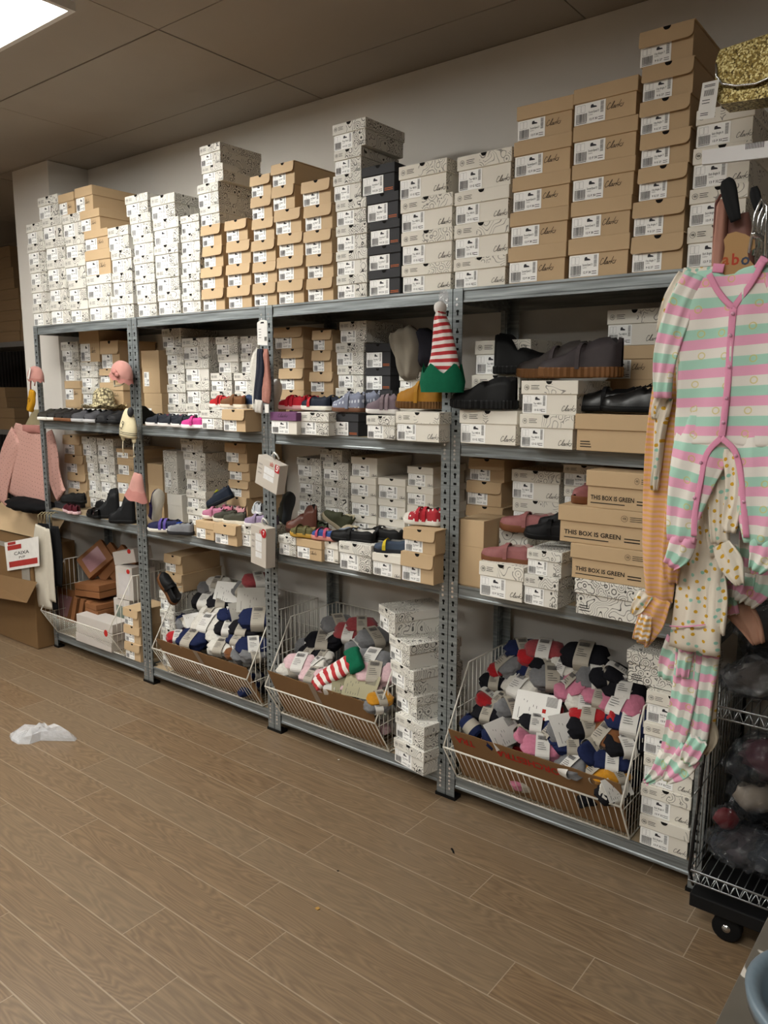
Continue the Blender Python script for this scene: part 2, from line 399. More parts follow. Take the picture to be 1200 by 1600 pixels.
for k in range(4):
    xa, xb = JX[k]+.002, JX[k+1]-.002
    t = thing('shelving_unit', 'galvanised boltless steel shelving unit, %s of the four along the wall' % ('leftmost' if k == 0 else 'second from left' if k == 1 else 'third from left' if k == 2 else 'rightmost'),
              'shelving', ((xa+xb)/2, 0, 0), group='steel shelving units along the back wall')
    cx = (xa+xb)/2
    for sx in (-1, 1):
        for back in (0, 1):
            p = put('post', pmesh[sx], t)
            p.location = ((xa if sx < 0 else xb)-cx, SD if back else 0, 0)
            if back: p.scale = (1, -1, 1)
            f = MB(); a, c = (0, .044) if sx < 0 else (-.044, 0); f.box(a-.002, c+.002, -.003, .04, 0, .013)
            ff = f.build('foot', M_foot, p)
    w = (xb-xa)/2
    for d in DK[1:]:
        for back in (0, 1):
            b = MB(); y0, y1 = (.003, .006) if not back else (SD-.006, SD-.003)
            sg = 1 if not back else -1; ye = y0 if not back else y1
            # folded section: recessed lower lip, face with a shallow channel
            pr = [(0, 0), (0, .008), (.003, .012), (.003, .038), (0, .042), (0, .050), (.03, .050), (.03, .046), (.006, .046), (.006, .004), (.014, .004), (.014, 0)]
            pr = [(ye+sg*a, d-.0502+c) for a, c in pr]
            b.prism(pr if not back else pr[::-1], -w+.041, w-.041, 'x'); b.build('beam', M_galv, t)
        for sx in (-1, 1):
            b = MB(); a = sx*(w-.004); b.box(min(a, a-sx*.003), max(a, a-sx*.003), .036, SD-.036, d-.05, d); b.build('side_beam', M_galv, t)
        b = MB(); b.box(-w+.042, w-.042, .008, SD-.008, d-.0035, d+.0002)
        b.box(-w+.008, w-.008, .04, SD-.04, d-.0036, d+.0001); b.build('shelf_board', M_deck, t)

# ---------------------------------------------------------------- shoe boxes
WHT, KRA, BLK, GRY = 'dad7cf', 'bfa480', '27272b', 'e2ddd2'
M_white = cardboard('white_card', WHT, .05); M_kraft = cardboard('kraft_card', KRA); M_black = cardboard('black_card', BLK, .2)
M_grey = cardboard('pale_grey_card', GRY, .05); M_purple = cardboard('purple_card', '6b3f68'); M_ink = mat('print_ink', '1d1c1c', .7, 0, .0)
M_stick = mat('sticker_paper', 'f8f8f6', .5, 0, .02); M_barc = mat('barcode_ink', '35343a', .6, 0, 0); M_orange = mat('orange_ink', 'a85a2c', .6)
M_dood = doodle('white_card_line_drawing', WHT, '1c1a1a', .95, 1.15, .28)
M_doodside = doodle('white_card_line_drawing_side', WHT, '2c2a2a', .85, 1.1, .40)
M_doodlid = doodle('white_card_line_drawing_lid', WHT, '1c1a1a', .95, 1.15, .32)
M_greydood = doodle('grey_card_line_drawing', GRY, '3a3836', .7, 1.0, .42)
M_in = mat('box_interior', '141210', .9)
def sticker_mesh(w, h, name, nums, seed):
    q = random.Random(seed); b = MB(); P = lambda a, c: (a, -.0006, c)
    b.face([(0, -.0003, 0), (w, -.0003, 0), (w, -.0003, h), (0, -.0003, h)], 0)
    # barcode lower left
    x = w*.06
    while x < w*.40:
        ww = q.choice((.0006, .0009, .0014)); b.face([P(x, h*.10), P(x+ww, h*.10), P(x+ww, h*.52), P(x, h*.52)], 1); x += ww+q.choice((.0007, .001))
    b.face([P(w*.06, h*.05), P(w*.4, h*.05), P(w*.4, h*.075), P(w*.06, h*.075)], 1)
    # outline boxes upper left
    for a in (.08, .22): stroke(b, [(w*a, h*.58), (w*(a+.12), h*.58), (w*(a+.12), h*.92), (w*a, h*.92), (w*a, h*.58)], .0004, P, 1)
    # little shoe drawing
    s = [(0, 0), (1, 0), (1, .2), (.85, .35), (.5, .5), (.42, .85), (.1, .8), (0, .5)]
    b.face([P(w*.52+a*w*.2, h*.72+c*h*.2) for a, c in s], 1)
    add_text(b, name, h*.15, lambda a, c: P(w*.46+a, h*.48+c), 1, .012, width=w*.34)
    add_text(b, 'Leather', h*.08, lambda a, c: P(w*.46+a, h*.38+c), 1)
    add_text(b, nums, h*.15, lambda a, c: P(w*.48+a, h*.13+c), 1, .02)
    # small vertical barcode on the right
    z = h*.42
    while z < h*.94:
        hh = q.choice((.0006, .001)); b.face([P(w*.84, z), P(w*.94, z), P(w*.94, z+hh), P(w*.84, z+hh)], 1); z += hh+.0009
    for i in range(2): b.face([P(w*.78, h*(.1+.1*i)), P(w*.94, h*(.1+.1*i)), P(w*.94, h*(.13+.1*i)), P(w*.78, h*(.13+.1*i))], 1)
    return b.mesh('label_sticker', [M_stick, M_barc])
def half_disc(b, cx, cz, r, y, m, n=9):
    b.face([(cx+r*math.cos(math.pi+math.pi*k/n), y, cz+r*.95*math.sin(math.pi+math.pi*k/n)) for k in range(n+1)], m)
KIND = {}
def make_kind(key, w, h, d, body, side, lid, lidm, lip, flap=False, notch=True, logo=None, stw=.56, name='Baby', nums='4  20', ring=False, seed=1, dood_x=None, word=None):
    hw, hd = w/2, d/2; F = -hd
    B = MB(); mats = [body, side, M_ink, M_in, M_dood, M_orange]
    g = .0055
    B.bbox(-hw+g, hw-g, -hd+g, hd-g, 0, h-.004, .0015, 0)
    fy = F+g-.0003
    # printed sides: thin faces over the card
    if side is not body:
        for sx in (-1, 1):
            xx = sx*(hw-g+.0003); B.face([(xx, -hd+.004, .002), (xx, hd-.004, .002), (xx, hd-.004, h-.005), (xx, -hd+.004, h-.005)], 1)
        B.face([(hw-.004, hd-g+.0003, .002), (-hw+.004, hd-g+.0003, .002), (-hw+.004, hd-g+.0003, h-.005), (hw-.004, hd-g+.0003, h-.005)], 1)
    z1 = h*(1-lip)-.001
    if dood_x is not None: B.face([(-hw+w*dood_x, fy, .003), (hw-.004, fy, .003), (hw-.004, fy, z1+.01), (-hw+w*dood_x, fy, z1+.01)], 4)
    P = lambda a, c: (a, fy-.0004, c)
    if logo:
        lw = w*logo[1]; script_word(B, lambda a, c: P(-hw+w*logo[0]+a, h*logo[2]+c), lw, lw*.42, 2, .0015 if w > .19 else .0012)
    if word == 'orange':
        for i in range(2): B.face([P(hw*.35, h*(.08+.06*i)), P(hw*.85, h*(.08+.06*i)), P(hw*.85, h*(.11+.06*i)), P(hw*.35, h*(.11+.06*i))], 5)
    if word == 'green':
        add_text(B, 'THIS BOX IS GREEN', h*.17, lambda a, c: P(-hw+w*.07+a, h*.22+c), 2, .02)
        B.face([P(-hw+w*.07, h*.12), P(-hw+w*.58, h*.12), P(-hw+w*.58, h*.145), P(-hw+w*.07, h*.145)], 2)
        for i in range(2): B.face([P(hw-w*.25, h*(.16+.08*i)), P(hw-w*.08, h*(.16+.08*i)), P(hw-w*.08, h*(.19+.08*i)), P(hw-w*.25, h*(.19+.08*i))], 2)
    if word == 'tiny':
        for i in range(3): B.face([P(-hw+w*.07, h*(.1+.07*i)), P(-hw+w*(.22-.01*i), h*(.1+.07*i)), P(-hw+w*(.22-.01*i), h*(.125+.07*i)), P(-hw+w*.07, h*(.125+.07*i))], 2)
    bme = B.mesh('body', mats)
    L = MB(); lm = [lid, lidm, M_ink, M_in]
    if flap:
        L.bbox(-hw+.001, hw-.001, -hd+.001, hd, h-.004, h, .001, 0)
        r = h*.16; zb = h*(1-lip)
        pts = [(-hw, h-.001), (-hw, zb+.004), (-hw+.004, zb)]
        pts += [(hw-.004-r+r*math.sin(a*math.pi/10), zb+r-r*math.cos(a*math.pi/10)) for a in range(6)]
        pts += [(hw-.004, h-.001)]
        n = len(pts); i = len(L.v)
        off = lambda z: F-.0006-.005*(h-z)/(h*lip)
        L.v += [(a, off(c)-.0014, c) for a, c in pts]+[(a, off(c)+.0004, c) for a, c in pts]
        L.f += [tuple(i+a for a in range(n)), tuple(i+n+a for a in reversed(range(n)))]; L.mi += [0, 0]; L.sm += [False]*2
        for a in range(n): L.f.append((i+a, i+n+a, i+n+(a+1) % n, i+(a+1) % n)); L.mi.append(0); L.sm.append(False)
        ly = F-.0024
    else:
        L.bbox(-hw, hw, -hd, hd, h*(1-lip), h, .002, 0); ly = F-.0003
        if lidm is not lid:
            e = .0003
            L.face([(-hw+.003, -hd+.003, h+e), (hw-.003, -hd+.003, h+e), (hw-.003, hd-.003, h+e), (-hw+.003, hd-.003, h+e)], 1)
            for sx in (-1, 1): L.face([(sx*(hw+e), -hd+.003, h*(1-lip)+.002), (sx*(hw+e), hd-.003, h*(1-lip)+.002), (sx*(hw+e), hd-.003, h-.002), (sx*(hw+e), -hd+.003, h-.002)], 1)
            xs_ = -hw+w*(.42 if ring else .25)
            L.face([(xs_, ly, h*(1-lip)+.002), (hw-.003, ly, h*(1-lip)+.002), (hw-.003, ly, h-.002), (xs_, ly, h-.002)], 1)
    if notch: half_disc(L, 0, h-.0012, w*.07 if w < .2 else w*.055, ly-.0008, 3)
    if ring:
        P2 = lambda a, c: (a, ly-.0006, c); zz = h*(1-lip/2)
        ringmark(L, -hw+w*.10, zz, h*.075, P2, 2, .001)
        for i in range(3): L.face([P2(-hw+w*.18, zz+h*(.05-.05*i)), P2(-hw+w*(.33-.02*(i % 2)), zz+h*(.05-.05*i)), P2(-hw+w*(.33-.02*(i % 2)), zz+h*(.065-.05*i)), P2(-hw+w*.18, zz+h*(.065-.05*i))], 2)
    if word == 'green':
        P2 = lambda a, c: (a, ly-.0006, c); zz = h*(1-lip/2); ringmark(L, hw-w*.25, zz, h*.08, P2, 2, .001)
        for i in range(3): L.face([P2(hw-w*.19, zz+h*(.04-.05*i)), P2(hw-w*.05, zz+h*(.04-.05*i)), P2(hw-w*.05, zz+h*(.055-.05*i)), P2(hw-w*.19, zz+h*(.055-.05*i))], 2)
    if key == 'p':
        P2 = lambda a, c: (a, ly-.0006, c); script_word(L, lambda a, c: P2(-w*.18+a, h*.78+c), w*.36, w*.1, 2, .001)
    lme = L.mesh('lid', lm)
    sme = None
    if stw: sme = sticker_mesh(w*stw, z1*.94 if not flap else h*(1-lip)*1.02, name, nums, seed)
    KIND[key] = dict(w=w, h=h, d=d, body=bme, lid=lme, st=sme, sx=-hw+w*.02, sy=fy-.0003, sz=h*.025)
WN = [('Tiny Beat', '6 H 22'), ('Flash Step', '7 G 24'), ('Roamer', '5 F 21')]
for i, (nm, nu) in enumerate(WN):
    make_kind('white%d' % i, .165, .1, .25, M_white, M_doodside, M_white, M_doodlid, .40, logo=(.74, .2, .05), name=nm, nums=nu, ring=True, seed=i+3, dood_x=.60 if i != 2 else .75)
make_kind('flap0', .155, .096, .30, M_kraft, M_kraft, M_kraft, M_kraft, .48, flap=True, name='City Bright T', nums='9 G 27', seed=11)
make_kind('brown0', .212, .114, .33, M_kraft, M_kraft, M_kraft, M_kraft, .40, notch=False, logo=(.53, .25, .28), stw=.49, name='ScooterSpeed O', nums='12 F 30', seed=12)
make_kind('grey0', .225, .118, .30, M_grey, M_greydood, M_grey, M_greydood, .40, logo=(.72, .24, .10), stw=.44, name='Tor 400 K', nums='13 G 32', ring=True, seed=13)
make_kind('grey1', .166, .11, .30, M_grey, M_doodside, M_grey, M_greydood, .40, logo=(.70, .27, .10), stw=.58, name='Etch Bright K', nums='13 F 32', ring=True, seed=14)
make_kind('black0', .16, .098, .26, M_black, M_black, M_black, M_black, .34, stw=.62, name='Snowdust T', nums='8 G 25', seed=15, word='orange')
make_kind('plain0', .155, .09, .24, M_grey, M_grey, M_grey, M_grey, .36, logo=(.76, .2, .05), stw=.66, name='Tiny Dusk T', nums='5 G 21', seed=16)
make_kind('p', .17, .1, .2, M_grey, M_grey, M_purple, M_purple, .38, notch=False, stw=.66, name='Ziggy', nums='5 H 21', seed=17)
make_kind('green0', .29, .125, .2, M_kraft, M_kraft, M_kraft, M_kraft, .42, notch=False, stw=0, word='green')
make_kind('tiny0', .27, .125, .2, M_kraft, M_kraft, M_kraft, M_kraft, .42, notch=False, stw=0, word='tiny')
make_kind('long0', .27, .115, .18, M_dood, M_doodside, M_doodlid, M_doodlid, .40, notch=False, stw=0, word='tiny')
DESC = dict(white='white doodle-print shoe box', flap='kraft flip-top shoe box', brown='brown lift-lid shoe box', grey='pale grey shoe box', black='black shoe box',
            plain='plain grey shoe box', p='shoe box with purple lid', green='long kraft shoe box', tiny='long brown shoe box', long='long doodle-print shoe box')
def shoe_box(kind, x0, w, z0, h, y, label, group, d=None, rz=None, tilt=0):
    if kind == 'white': key = 'white%d' % rnd.choice((0, 0, 1, 2))
    elif kind == 'grey': key = 'grey0' if w > .185 else 'grey1'
    elif kind == 'p': key = 'p'
    else: key = kind+'0'
    K = KIND[key]; dd = d or K['d']
    rz = R(rnd.uniform(-1.2, 1.2)) if rz is None else R(rz)
    c = Vector((x0+w/2, y, z0)) if rz is None else None
    # rotate about the front left corner
    fl = Vector((x0, y, z0)); ctr = fl+Matrix.Rotation(rz, 3, 'Z') @ Vector((w/2, dd/2, 0))
    t = thing('shoe_box', label, 'shoe box', ctr, (0, R(tilt), rz), group)
    t.scale = ((w-.0015)/K['w'], dd/K['d'], h/K['h'])
    bo = put('body', K['body'], t); put('lid', K['lid'], t)
    if K['st']:
        s = put('label_sticker', K['st'], bo); s.location = (K['sx'], K['sy'], K['sz'])
    return t
ORD = ['first', 'second', 'third', 'fourth', 'fifth', 'sixth', 'seventh', 'eighth', 'ninth', 'tenth']
def posword(i, n):
    if n == 1: return ''
    return 'bottom' if i == 0 else 'top' if i == n-1 else ORD[i]+' from bottom'
def stack(desc, Z, y, deck, bot, rows, group, d=None, dd={}, ymin=None):
    ox, oy, sc = Z; zd = DK[deck]+.0008
    if y is None:
        p = atz(ox+rows[0][1]/sc, oy+bot/sc, zd); y = max(p.y, -.07)
    z = zd
    out = []
    for (k, l, r, t) in rows:
        a = at(ox+l/sc, oy+t/sc, y); b_ = at(ox+r/sc, oy+t/sc, y)
        h = a.z-z
        n = max(1, round(h/.104)) if (bot is None and not out) else 1
        for j in range(n): out.append((k, a.x, b_.x-a.x, z+h*j/n, h/n))
        z = a.z
    for i, (k, x, w, z0, h) in enumerate(out):
        pw = posword(i, len(out))
        lab = '%s, %s%s' % (DESC[k], (pw+' of ') if pw else '', desc)
        dp = d if d else {'white': .25, 'flap': .30, 'brown': .33, 'grey': .30, 'black': .26}.get(k)
        shoe_box(k, x, w, z0, h*.995, y, lab, group, d=dp)
Z1 = (0, 180, 3.75); Z2 = (300, 160, 4.615); Z3 = (500, 160, 3.75); Z4 = (780, 0, 2.857)
ZA = (0, 490, 4.446); ZB = (200, 490, 4.325); ZC = (400, 460, 3.75); ZD = (400, 670, 3.75); ZE = (690, 440, 3.4286); ZF = (690, 690, 3.4286)
ZG = (0, 790, 5); ZH = (220, 860, 5.4545); ZI = (400, 890, 3.75); ZJ = (680, 940, 2.857)
wh, br, bk, gy, fl, pl = 'white', 'brown', 'black', 'grey', 'flap', 'plain'
def rep(k, Ls, Rs, Ts):
    ks = k if isinstance(k, (list, tuple)) else [k]*len(Ls)
    return list(zip(ks, Ls, Rs, Ts))
TOP = [
 (Z1, 1218, rep(wh, [188, 182, 172, 158, 152], [285, 272, 265, 258, 245], [1112, 1000, 883, 762, 645])),
 (Z1, 1212, rep(wh, [292, 285, 272, 262, 245, 218], [405, 388, 378, 372, 358, 335], [1097, 980, 857, 735, 612, 490])),
 (Z1, 1205, rep([wh]*5+[br], [408, 398, 375, 380, 362, 338], [515, 500, 497, 490, 475, 432], [1097, 975, 845, 720, 590, 470])),
 (Z1, 1195, rep([wh, wh, br, br, br, br], [518, 503, 495, 490, 465, 435], [640, 645, 640, 630, 583, 537], [1078, 945, 800, 685, 568, 432])),
 (Z1, 1185, rep(wh, [645, 655, 648, 628], [780, 770, 770, 752], [1065, 930, 800, 665])),
 (Z1, 1175, rep(wh, [803, 790, 780, 778, 758, 730], [915, 905, 900, 893, 878, 860], [1062, 948, 830, 713, 592, 480])),
 (Z1, 1165, rep(wh, [922, 912, 900, 895, 880], [1055, 1047, 1045, 1045, 1020], [1040, 905, 770, 620, 482])),
 (Z1, 1152, rep(wh, [1063, 1060, 1060, 1057, 1055], [1170, 1170, 1168, 1168, 1163], [1050, 935, 820, 700, 595])),
 (Z2, 1495, rep([fl]*4+[wh]*4, [72, 65, 78, 65, 55, 35, 68, 52], [235, 225, 225, 213, 195, 188, 220, 205], [1350, 1198, 1045, 895, 765, 600, 470, 325])),
 (Z2, 1490, rep(fl, [255, 248, 250, 238], [430, 425, 420, 400], [1330, 1175, 1010, 860])),
 (Z2, 1470, rep(fl, [440, 440, 430, 435, 425, 420], [610, 610, 605, 590, 575, 568], [1310, 1160, 1005, 850, 690, 540])),
 (Z2, 1445, rep(fl, [618, 615, 620, 595, 577, 572], [805, 810, 800, 785, 742, 742], [1290, 1120, 955, 785, 615, 455])),
 (Z2, 1430, rep(fl, [828, 825, 807, 808, 790], [1020, 1018, 1008, 1012, 1000], [1275, 1105, 935, 755, 580])),
 (Z3, 1150, rep(wh, [95, 92, 92, 90, 75, 80, 72], [278, 277, 275, 270, 240, 240, 270], [1018, 878, 730, 583, 435, 290, 135])),
 (Z3, 1130, rep(bk, [283, 282, 290, 272, 243], [472, 472, 468, 460, 437], [990, 850, 705, 548, 385])),
 (Z3, 1115, rep(gy, [477, 475, 470, 460], [768, 778, 778, 745], [958, 768, 575, 380])),
 (Z3, 1082, rep(gy, [782, 785, 788, 803], [1092, 1108, 1110, 1125], [922, 722, 532, 322])),
 (Z4, 1258, rep(br, [40, 48, 58, 65, 78], [300, 308, 318, 322, 329], [1108, 952, 797, 637, 478])),
 (Z4, 1230, rep(br, [308, 320, 325, 330, 332], [585, 592, 607, 618, 622], [1070, 905, 740, 568, 402])),
 (Z4, 1200, rep(fl, [592, 599, 622, 632, 630, 640, 628], [832, 838, 850, 862, 862, 876, 876], [1060, 905, 755, 605, 460, 302, 147])),
 (Z4, 1185, rep(gy, [840, 850, 866, 880], [1100, 1115, 1130, 1145], [1015, 848, 665, 495])),
]
for i, (Z, bot, rows) in enumerate(TOP):
    n = len(TOP); w_ = ('leftmost' if i == 0 else 'rightmost' if i == n-1 else ['', 'second', 'third', 'fourth', 'fifth', 'sixth', 'seventh', 'eighth', 'ninth', 'tenth', 'eleventh'][i]+' from left' if i <= 10 else ['second', 'third', 'fourth', 'fifth', 'sixth', 'seventh', 'eighth', 'ninth', 'tenth', 'eleventh'][n-2-i]+' from right')
    stack('stack %s, top shelf' % w_, Z, .012, 4, bot, rows, 'shoe boxes stacked on the top shelf')
BY = .2
def back(desc, Z, deck, rows, y=BY):
    stack(desc, Z, y, deck, None, rows, 'shoe boxes at the back of the %s shelf' % ('upper middle' if deck == 3 else 'lower middle'), d=YW-y-.02)
def front(desc, Z, deck, bot, rows):
    ox, oy, sc = Z; p = atz(ox+rows[0][1]/sc, oy+bot/sc, DK[deck]); y = max(min(p.y, .03), -.075)
    stack(desc, Z, y, deck, bot, rows, 'shoe boxes at the front of the %s shelf' % ('upper middle' if deck == 3 else 'lower middle'), d=BY-y-.012)
U = 'upper middle shelf'; Lw = 'lower middle shelf'
back('first back stack, leftmost bay, '+U, ZA, 3, rep([br, wh, wh], [445, 443, 420], [553, 550, 540], [468, 340, 200]))
back('second back stack, leftmost bay, '+U, ZA, 3, rep([wh, wh, br], [560, 556, 545], [672, 680, 685], [400, 338, 120]))
back('third back stack, leftmost bay, '+U, ZA, 3, rep([br, fl, fl], [690, 690, 695], [850, 805, 825], [480, 385, 190]))
back('first back stack, second bay, '+U, ZB, 3, rep(wh, [262, 260, 255, 225], [388, 380, 375, 350], [480, 352, 232, 105]))
back('second back stack, second bay, '+U, ZB, 3, rep(wh, [392, 390, 382, 360], [550, 550, 545, 540], [608, 460, 315, 168]))
back('third back stack, second bay, '+U, ZB, 3, rep(wh, [558, 556, 605, 590], [700, 700, 745, 740], [525, 402, 280, 160]))
back('fourth back stack, second bay, '+U, ZB, 3, rep(wh, [720, 712, 760, 757], [860, 860, 880, 880], [525, 402, 270, 155]))
back('first back stack, third bay, '+U, ZC, 3, rep(fl, [130, 135, 150, 105], [285, 280, 285, 275], [560, 435, 320, 197]))
back('second back stack, third bay, '+U, ZC, 3, rep(fl, [325, 315, 328, 330], [455, 455, 445, 445], [572, 455, 330, 212]))
back('third back stack, third bay, '+U, ZC, 3, rep(wh, [465, 475, 465, 488], [630, 632, 630, 650], [548, 420, 287, 162]))
back('fourth back stack, third bay, '+U, ZC, 3, rep(bk, [640, 640, 640], [800, 790, 790], [560, 432, 290]))
back('fifth back stack, third bay, '+U, ZC, 3, [(wh, 838, 960, 455)])
front('far left of front row, third bay, '+U, ZC, 3, 820, [('p', 80, 237, 688)])
front('front row, third bay, beneath navy shoe, '+U, ZC, 3, 822, [(wh, 239, 422, 688)])
front('front row, third bay, beneath spotted shoe, '+U, ZC, 3, 826, [(bk, 428, 602, 697)])
front('front row, third bay, beneath mauve trainer, '+U, ZC, 3, 845, [(wh, 645, 814, 708)])
front('front row, third bay, beneath mustard boots, '+U, ZC, 3, 858, [(gy, 818, 1078, 685)])
front('front row of second bay beneath red shoe, '+U, ZB, 3, 780, [(wh, 490, 633, 652)])
front('front row of second bay beneath tan shoes, '+U, ZB, 3, 795, [(fl, 637, 795, 645)])
back('beneath ankle boot, rightmost bay, '+U, ZE, 3, [(gy, 160, 420, 500), (gy, 178, 480, 318)])
front('front left of rightmost bay, '+U, ZE, 3, 865, [(gy, 95, 410, 685)])
front('front centre stack of rightmost bay, '+U, ZE, 3, 890, [(gy, 418, 711, 708), (gy, 427, 735, 530)])
front('beneath black leather pair, rightmost bay, '+U, ZE, 3, 905, [('tiny', 715, 1140, 706)])
back('back right stack, rightmost bay, '+U, ZE, 3, [(br, 875, 1130, 525), (br, 885, 1150, 345), (gy, 888, 1190, 155)])
back('first back stack, leftmost bay, '+Lw, ZA, 2, rep([fl, fl, fl], [470, 450, 435], [600, 585, 560], [1100, 975, 840]))
back('second back stack, leftmost bay, '+Lw, ZA, 2, rep(wh, [610, 595, 565], [690, 675, 665], [1105, 985, 850]))
back('third back stack, leftmost bay, '+Lw, ZA, 2, rep(wh, [695, 680, 670], [800, 795, 785], [1115, 990, 860]))
back('fourth back stack, leftmost bay, '+Lw, ZA, 2, rep(br, [810, 812, 805], [960, 960, 960], [1115, 1000, 935]))
back('third back stack, second bay, '+Lw, ZB, 2, rep(wh, [392, 387, 372, 350], [525, 522, 518, 505], [1190, 1060, 932, 845]))
back('fourth back stack, second bay, '+Lw, ZB, 2, rep(fl, [670, 680, 680, 655], [805, 822, 820, 800], [1230, 1120, 1005, 870]))
front('front of second bay beneath pink shoes, '+Lw, ZB, 2, 1515, [(br, 455, 576, 1395)])
front('front of second bay beneath olive shoes, '+Lw, ZB, 2, 1550, [(fl, 580, 733, 1412)])
front('front of second bay beneath lilac shoes, '+Lw, ZB, 2, 1565, [(wh, 738, 870, 1425)])
back('first back stack, third bay, '+Lw, ZD, 2, rep(wh, [245, 248, 250, 238], [380, 382, 382, 380], [480, 375, 275, 165]))
back('second back stack, third bay, '+Lw, ZD, 2, rep(wh, [400, 395, 390, 368], [538, 540, 540, 502], [395, 295, 190, 115]))
back('third back stack, third bay, '+Lw, ZD, 2, rep(pl, [550, 555, 550, 555], [705, 708, 705, 712], [500, 388, 275, 160]))
back('fourth back stack, third bay, '+Lw, ZD, 2, rep(pl, [716, 714], [875, 875], [405, 283]))
back('fifth back stack, third bay, '+Lw, ZD, 2, rep(pl, [885, 882, 885], [1040, 1040, 1038], [442, 333, 217]))
front('far left of front row, third bay, '+Lw, ZD, 2, 735, [(wh, 130, 232, 620)])
front('front row, third bay, beneath tan sandal, '+Lw, ZD, 2, 755, [(br, 235, 383, 637)])
front('front row, third bay, beneath blue sandal, '+Lw, ZD, 2, 775, [(pl, 386, 482, 650)])
front('front row, third bay, beneath black bar shoe, '+Lw, ZD, 2, 828, [(wh, 484, 677, 655)])
front('front row, third bay, beneath yellow-strap sandal, '+Lw, ZD, 2, 860, [(pl, 679, 848, 722)])
front('pair beneath red spotted shoe, third bay, '+Lw, ZD, 2, 900, [(fl, 850, 1045, 712), (fl, 865, 1055, 575)])
back('first back stack, rightmost bay, '+Lw, ZF, 2, rep([fl]*3, [133, 135, 148], [335, 325, 345], [335, 205, 85]))
back('second back stack, rightmost bay, '+Lw, ZF, 2, rep([gy]*3, [372, 380, 375], [640, 630, 640], [465, 303, 145]))
back('third back stack, rightmost bay, '+Lw, ZF, 2, [(gy, 655, 880, 235), (gy, 652, 880, 120)])
front('beneath lower pink trainer, rightmost bay, '+Lw, ZF, 2, 825, [(gy, 200, 445, 637)])
front('front centre pair of rightmost bay, '+Lw, ZF, 2, 890, [(wh, 440, 632, 705), (wh, 457, 650, 570)])
front('front pile, rightmost bay, '+Lw, ZF, 2, 930, [('long', 712, 1110, 730), ('green', 690, 1110, 540), ('green', 625, 1110, 335), ('green', 775, 1150, 150)])
# upright cartons standing on end
def carton(name, label, cat, x0, x1, y0, y1, z0, z1, m, rz=0, mark=None):
    t = thing(name, label, cat, ((x0+x1)/2, (y0+y1)/2, z0), (0, 0, R(rz)))
    w, d, h = (x1-x0)/2, (y1-y0)/2, z1-z0
    b = MB(); b.bbox(-w, w, -d, d, 0, h, .002, 0); b.build('body', [m], t)
    b = MB(); b.bbox(-w-.001, w+.001, -d-.001, d+.001, h*.6, h+.001, .002, 0); b.build('lid', [m], t)
    if mark:
        s = put('label_sticker', KIND[mark]['st'], t); s.rotation_euler = (0, R(90), 0); s.scale = (.9, 1, .9); s.location = (-w*.75, -d-.002, h*.5)
    return t
q0 = at(200+98/4.325, 490+300/4.325, .2).x
carton('shoe_box', 'tall brown carton stood upright at left of second bay, upper middle shelf', 'shoe box', q0, q0+.16, .2, .46, DK[3], DK[3]+.165, M_kraft, 0, 'flap0')
carton('shoe_box', 'brown carton upright on another, left of second bay, upper middle shelf', 'shoe box', q0-.01, q0+.15, .2, .46, DK[3]+.167, DK[3]+.40, M_kraft, 0, 'flap0')
q0 = at(690+85/3.4286, 690+600/3.4286, .02).x
carton('shoe_box', 'plain brown box on end beside post, rightmost bay, lower middle shelf', 'shoe box', q0, q0+.115, .02, .19, DK[2], DK[2]+.255, M_kraft)
q0 = at(200+240/4.325, 490+1000/4.325, .2).x
carton('shoe_box', 'doodle-print box stood on end, left of second bay, lower middle shelf', 'shoe box', q0, q0+.12, .2, .44, DK[2]+.16, DK[2]+.40, M_doodside, 0, 'white0')
carton('shoe_box', 'plain white box beneath upright doodle box, second bay, lower middle shelf', 'shoe box', q0+.02, q0+.15, .2, .44, DK[2], DK[2]+.158, M_white)
q0 = at(200+130/4.325, 490+1000/4.325, .24).x
carton('shoe_box', 'shadowed brown box, far left of second bay, lower middle shelf', 'shoe box', q0, q0+.14, .24, .45, DK[2], DK[2]+.31, M_kraft)
# bottom shelf stacks
G0 = 'shoe boxes stacked on the bottom shelf'
def free_stack(desc, spec, kind, group=G0):
    for i, (x, y, z, w, h, d, rz) in enumerate(spec):
        k = kind[i] if isinstance(kind, list) else kind
        shoe_box(k, x, w, z, h*.995, y, '%s, %s%s' % (DESC[k], posword(i, len(spec))+' of ', desc), group, d=d, rz=rz)
z0 = DK[1]+.0008
free_stack('twisted stack beside elf-sock basket, third bay', [(2.765, -.045, z0, .185, .105, .25, -12), (2.765, -.035, z0+.105, .185, .105, .25, -14), (2.73, .015, z0+.21, .165, .1, .25, -22),
           (2.705, .01, z0+.31, .175, .105, .25, -20), (2.69, .02, z0+.415, .175, .105, .25, -24), (2.60, .063, z0+.52, .165, .105, .25, -28)], wh)
free_stack('stack at right end of bottom shelf', [(3.785, .0, z0, .168, .11, .3, 0), (3.782, .003, z0+.11, .168, .11, .3, 1), (3.785, .006, z0+.22, .168, .11, .3, -1), (3.78, .003, z0+.33, .168, .11, .3, 1), (3.782, .006, z0+.44, .168, .11, .3, 0),
           (3.70, .03, z0+.552, .26, .115, .2, 0)], [gy]*5+['long'])
free_stack('small stack at right of leftmost basket', [(.79, -.005, z0, .15, .1, .2, 0), (.788, -.003, z0+.1, .15, .1, .2, 2), (.785, 0, z0+.2, .15, .1, .2, -1)], fl)
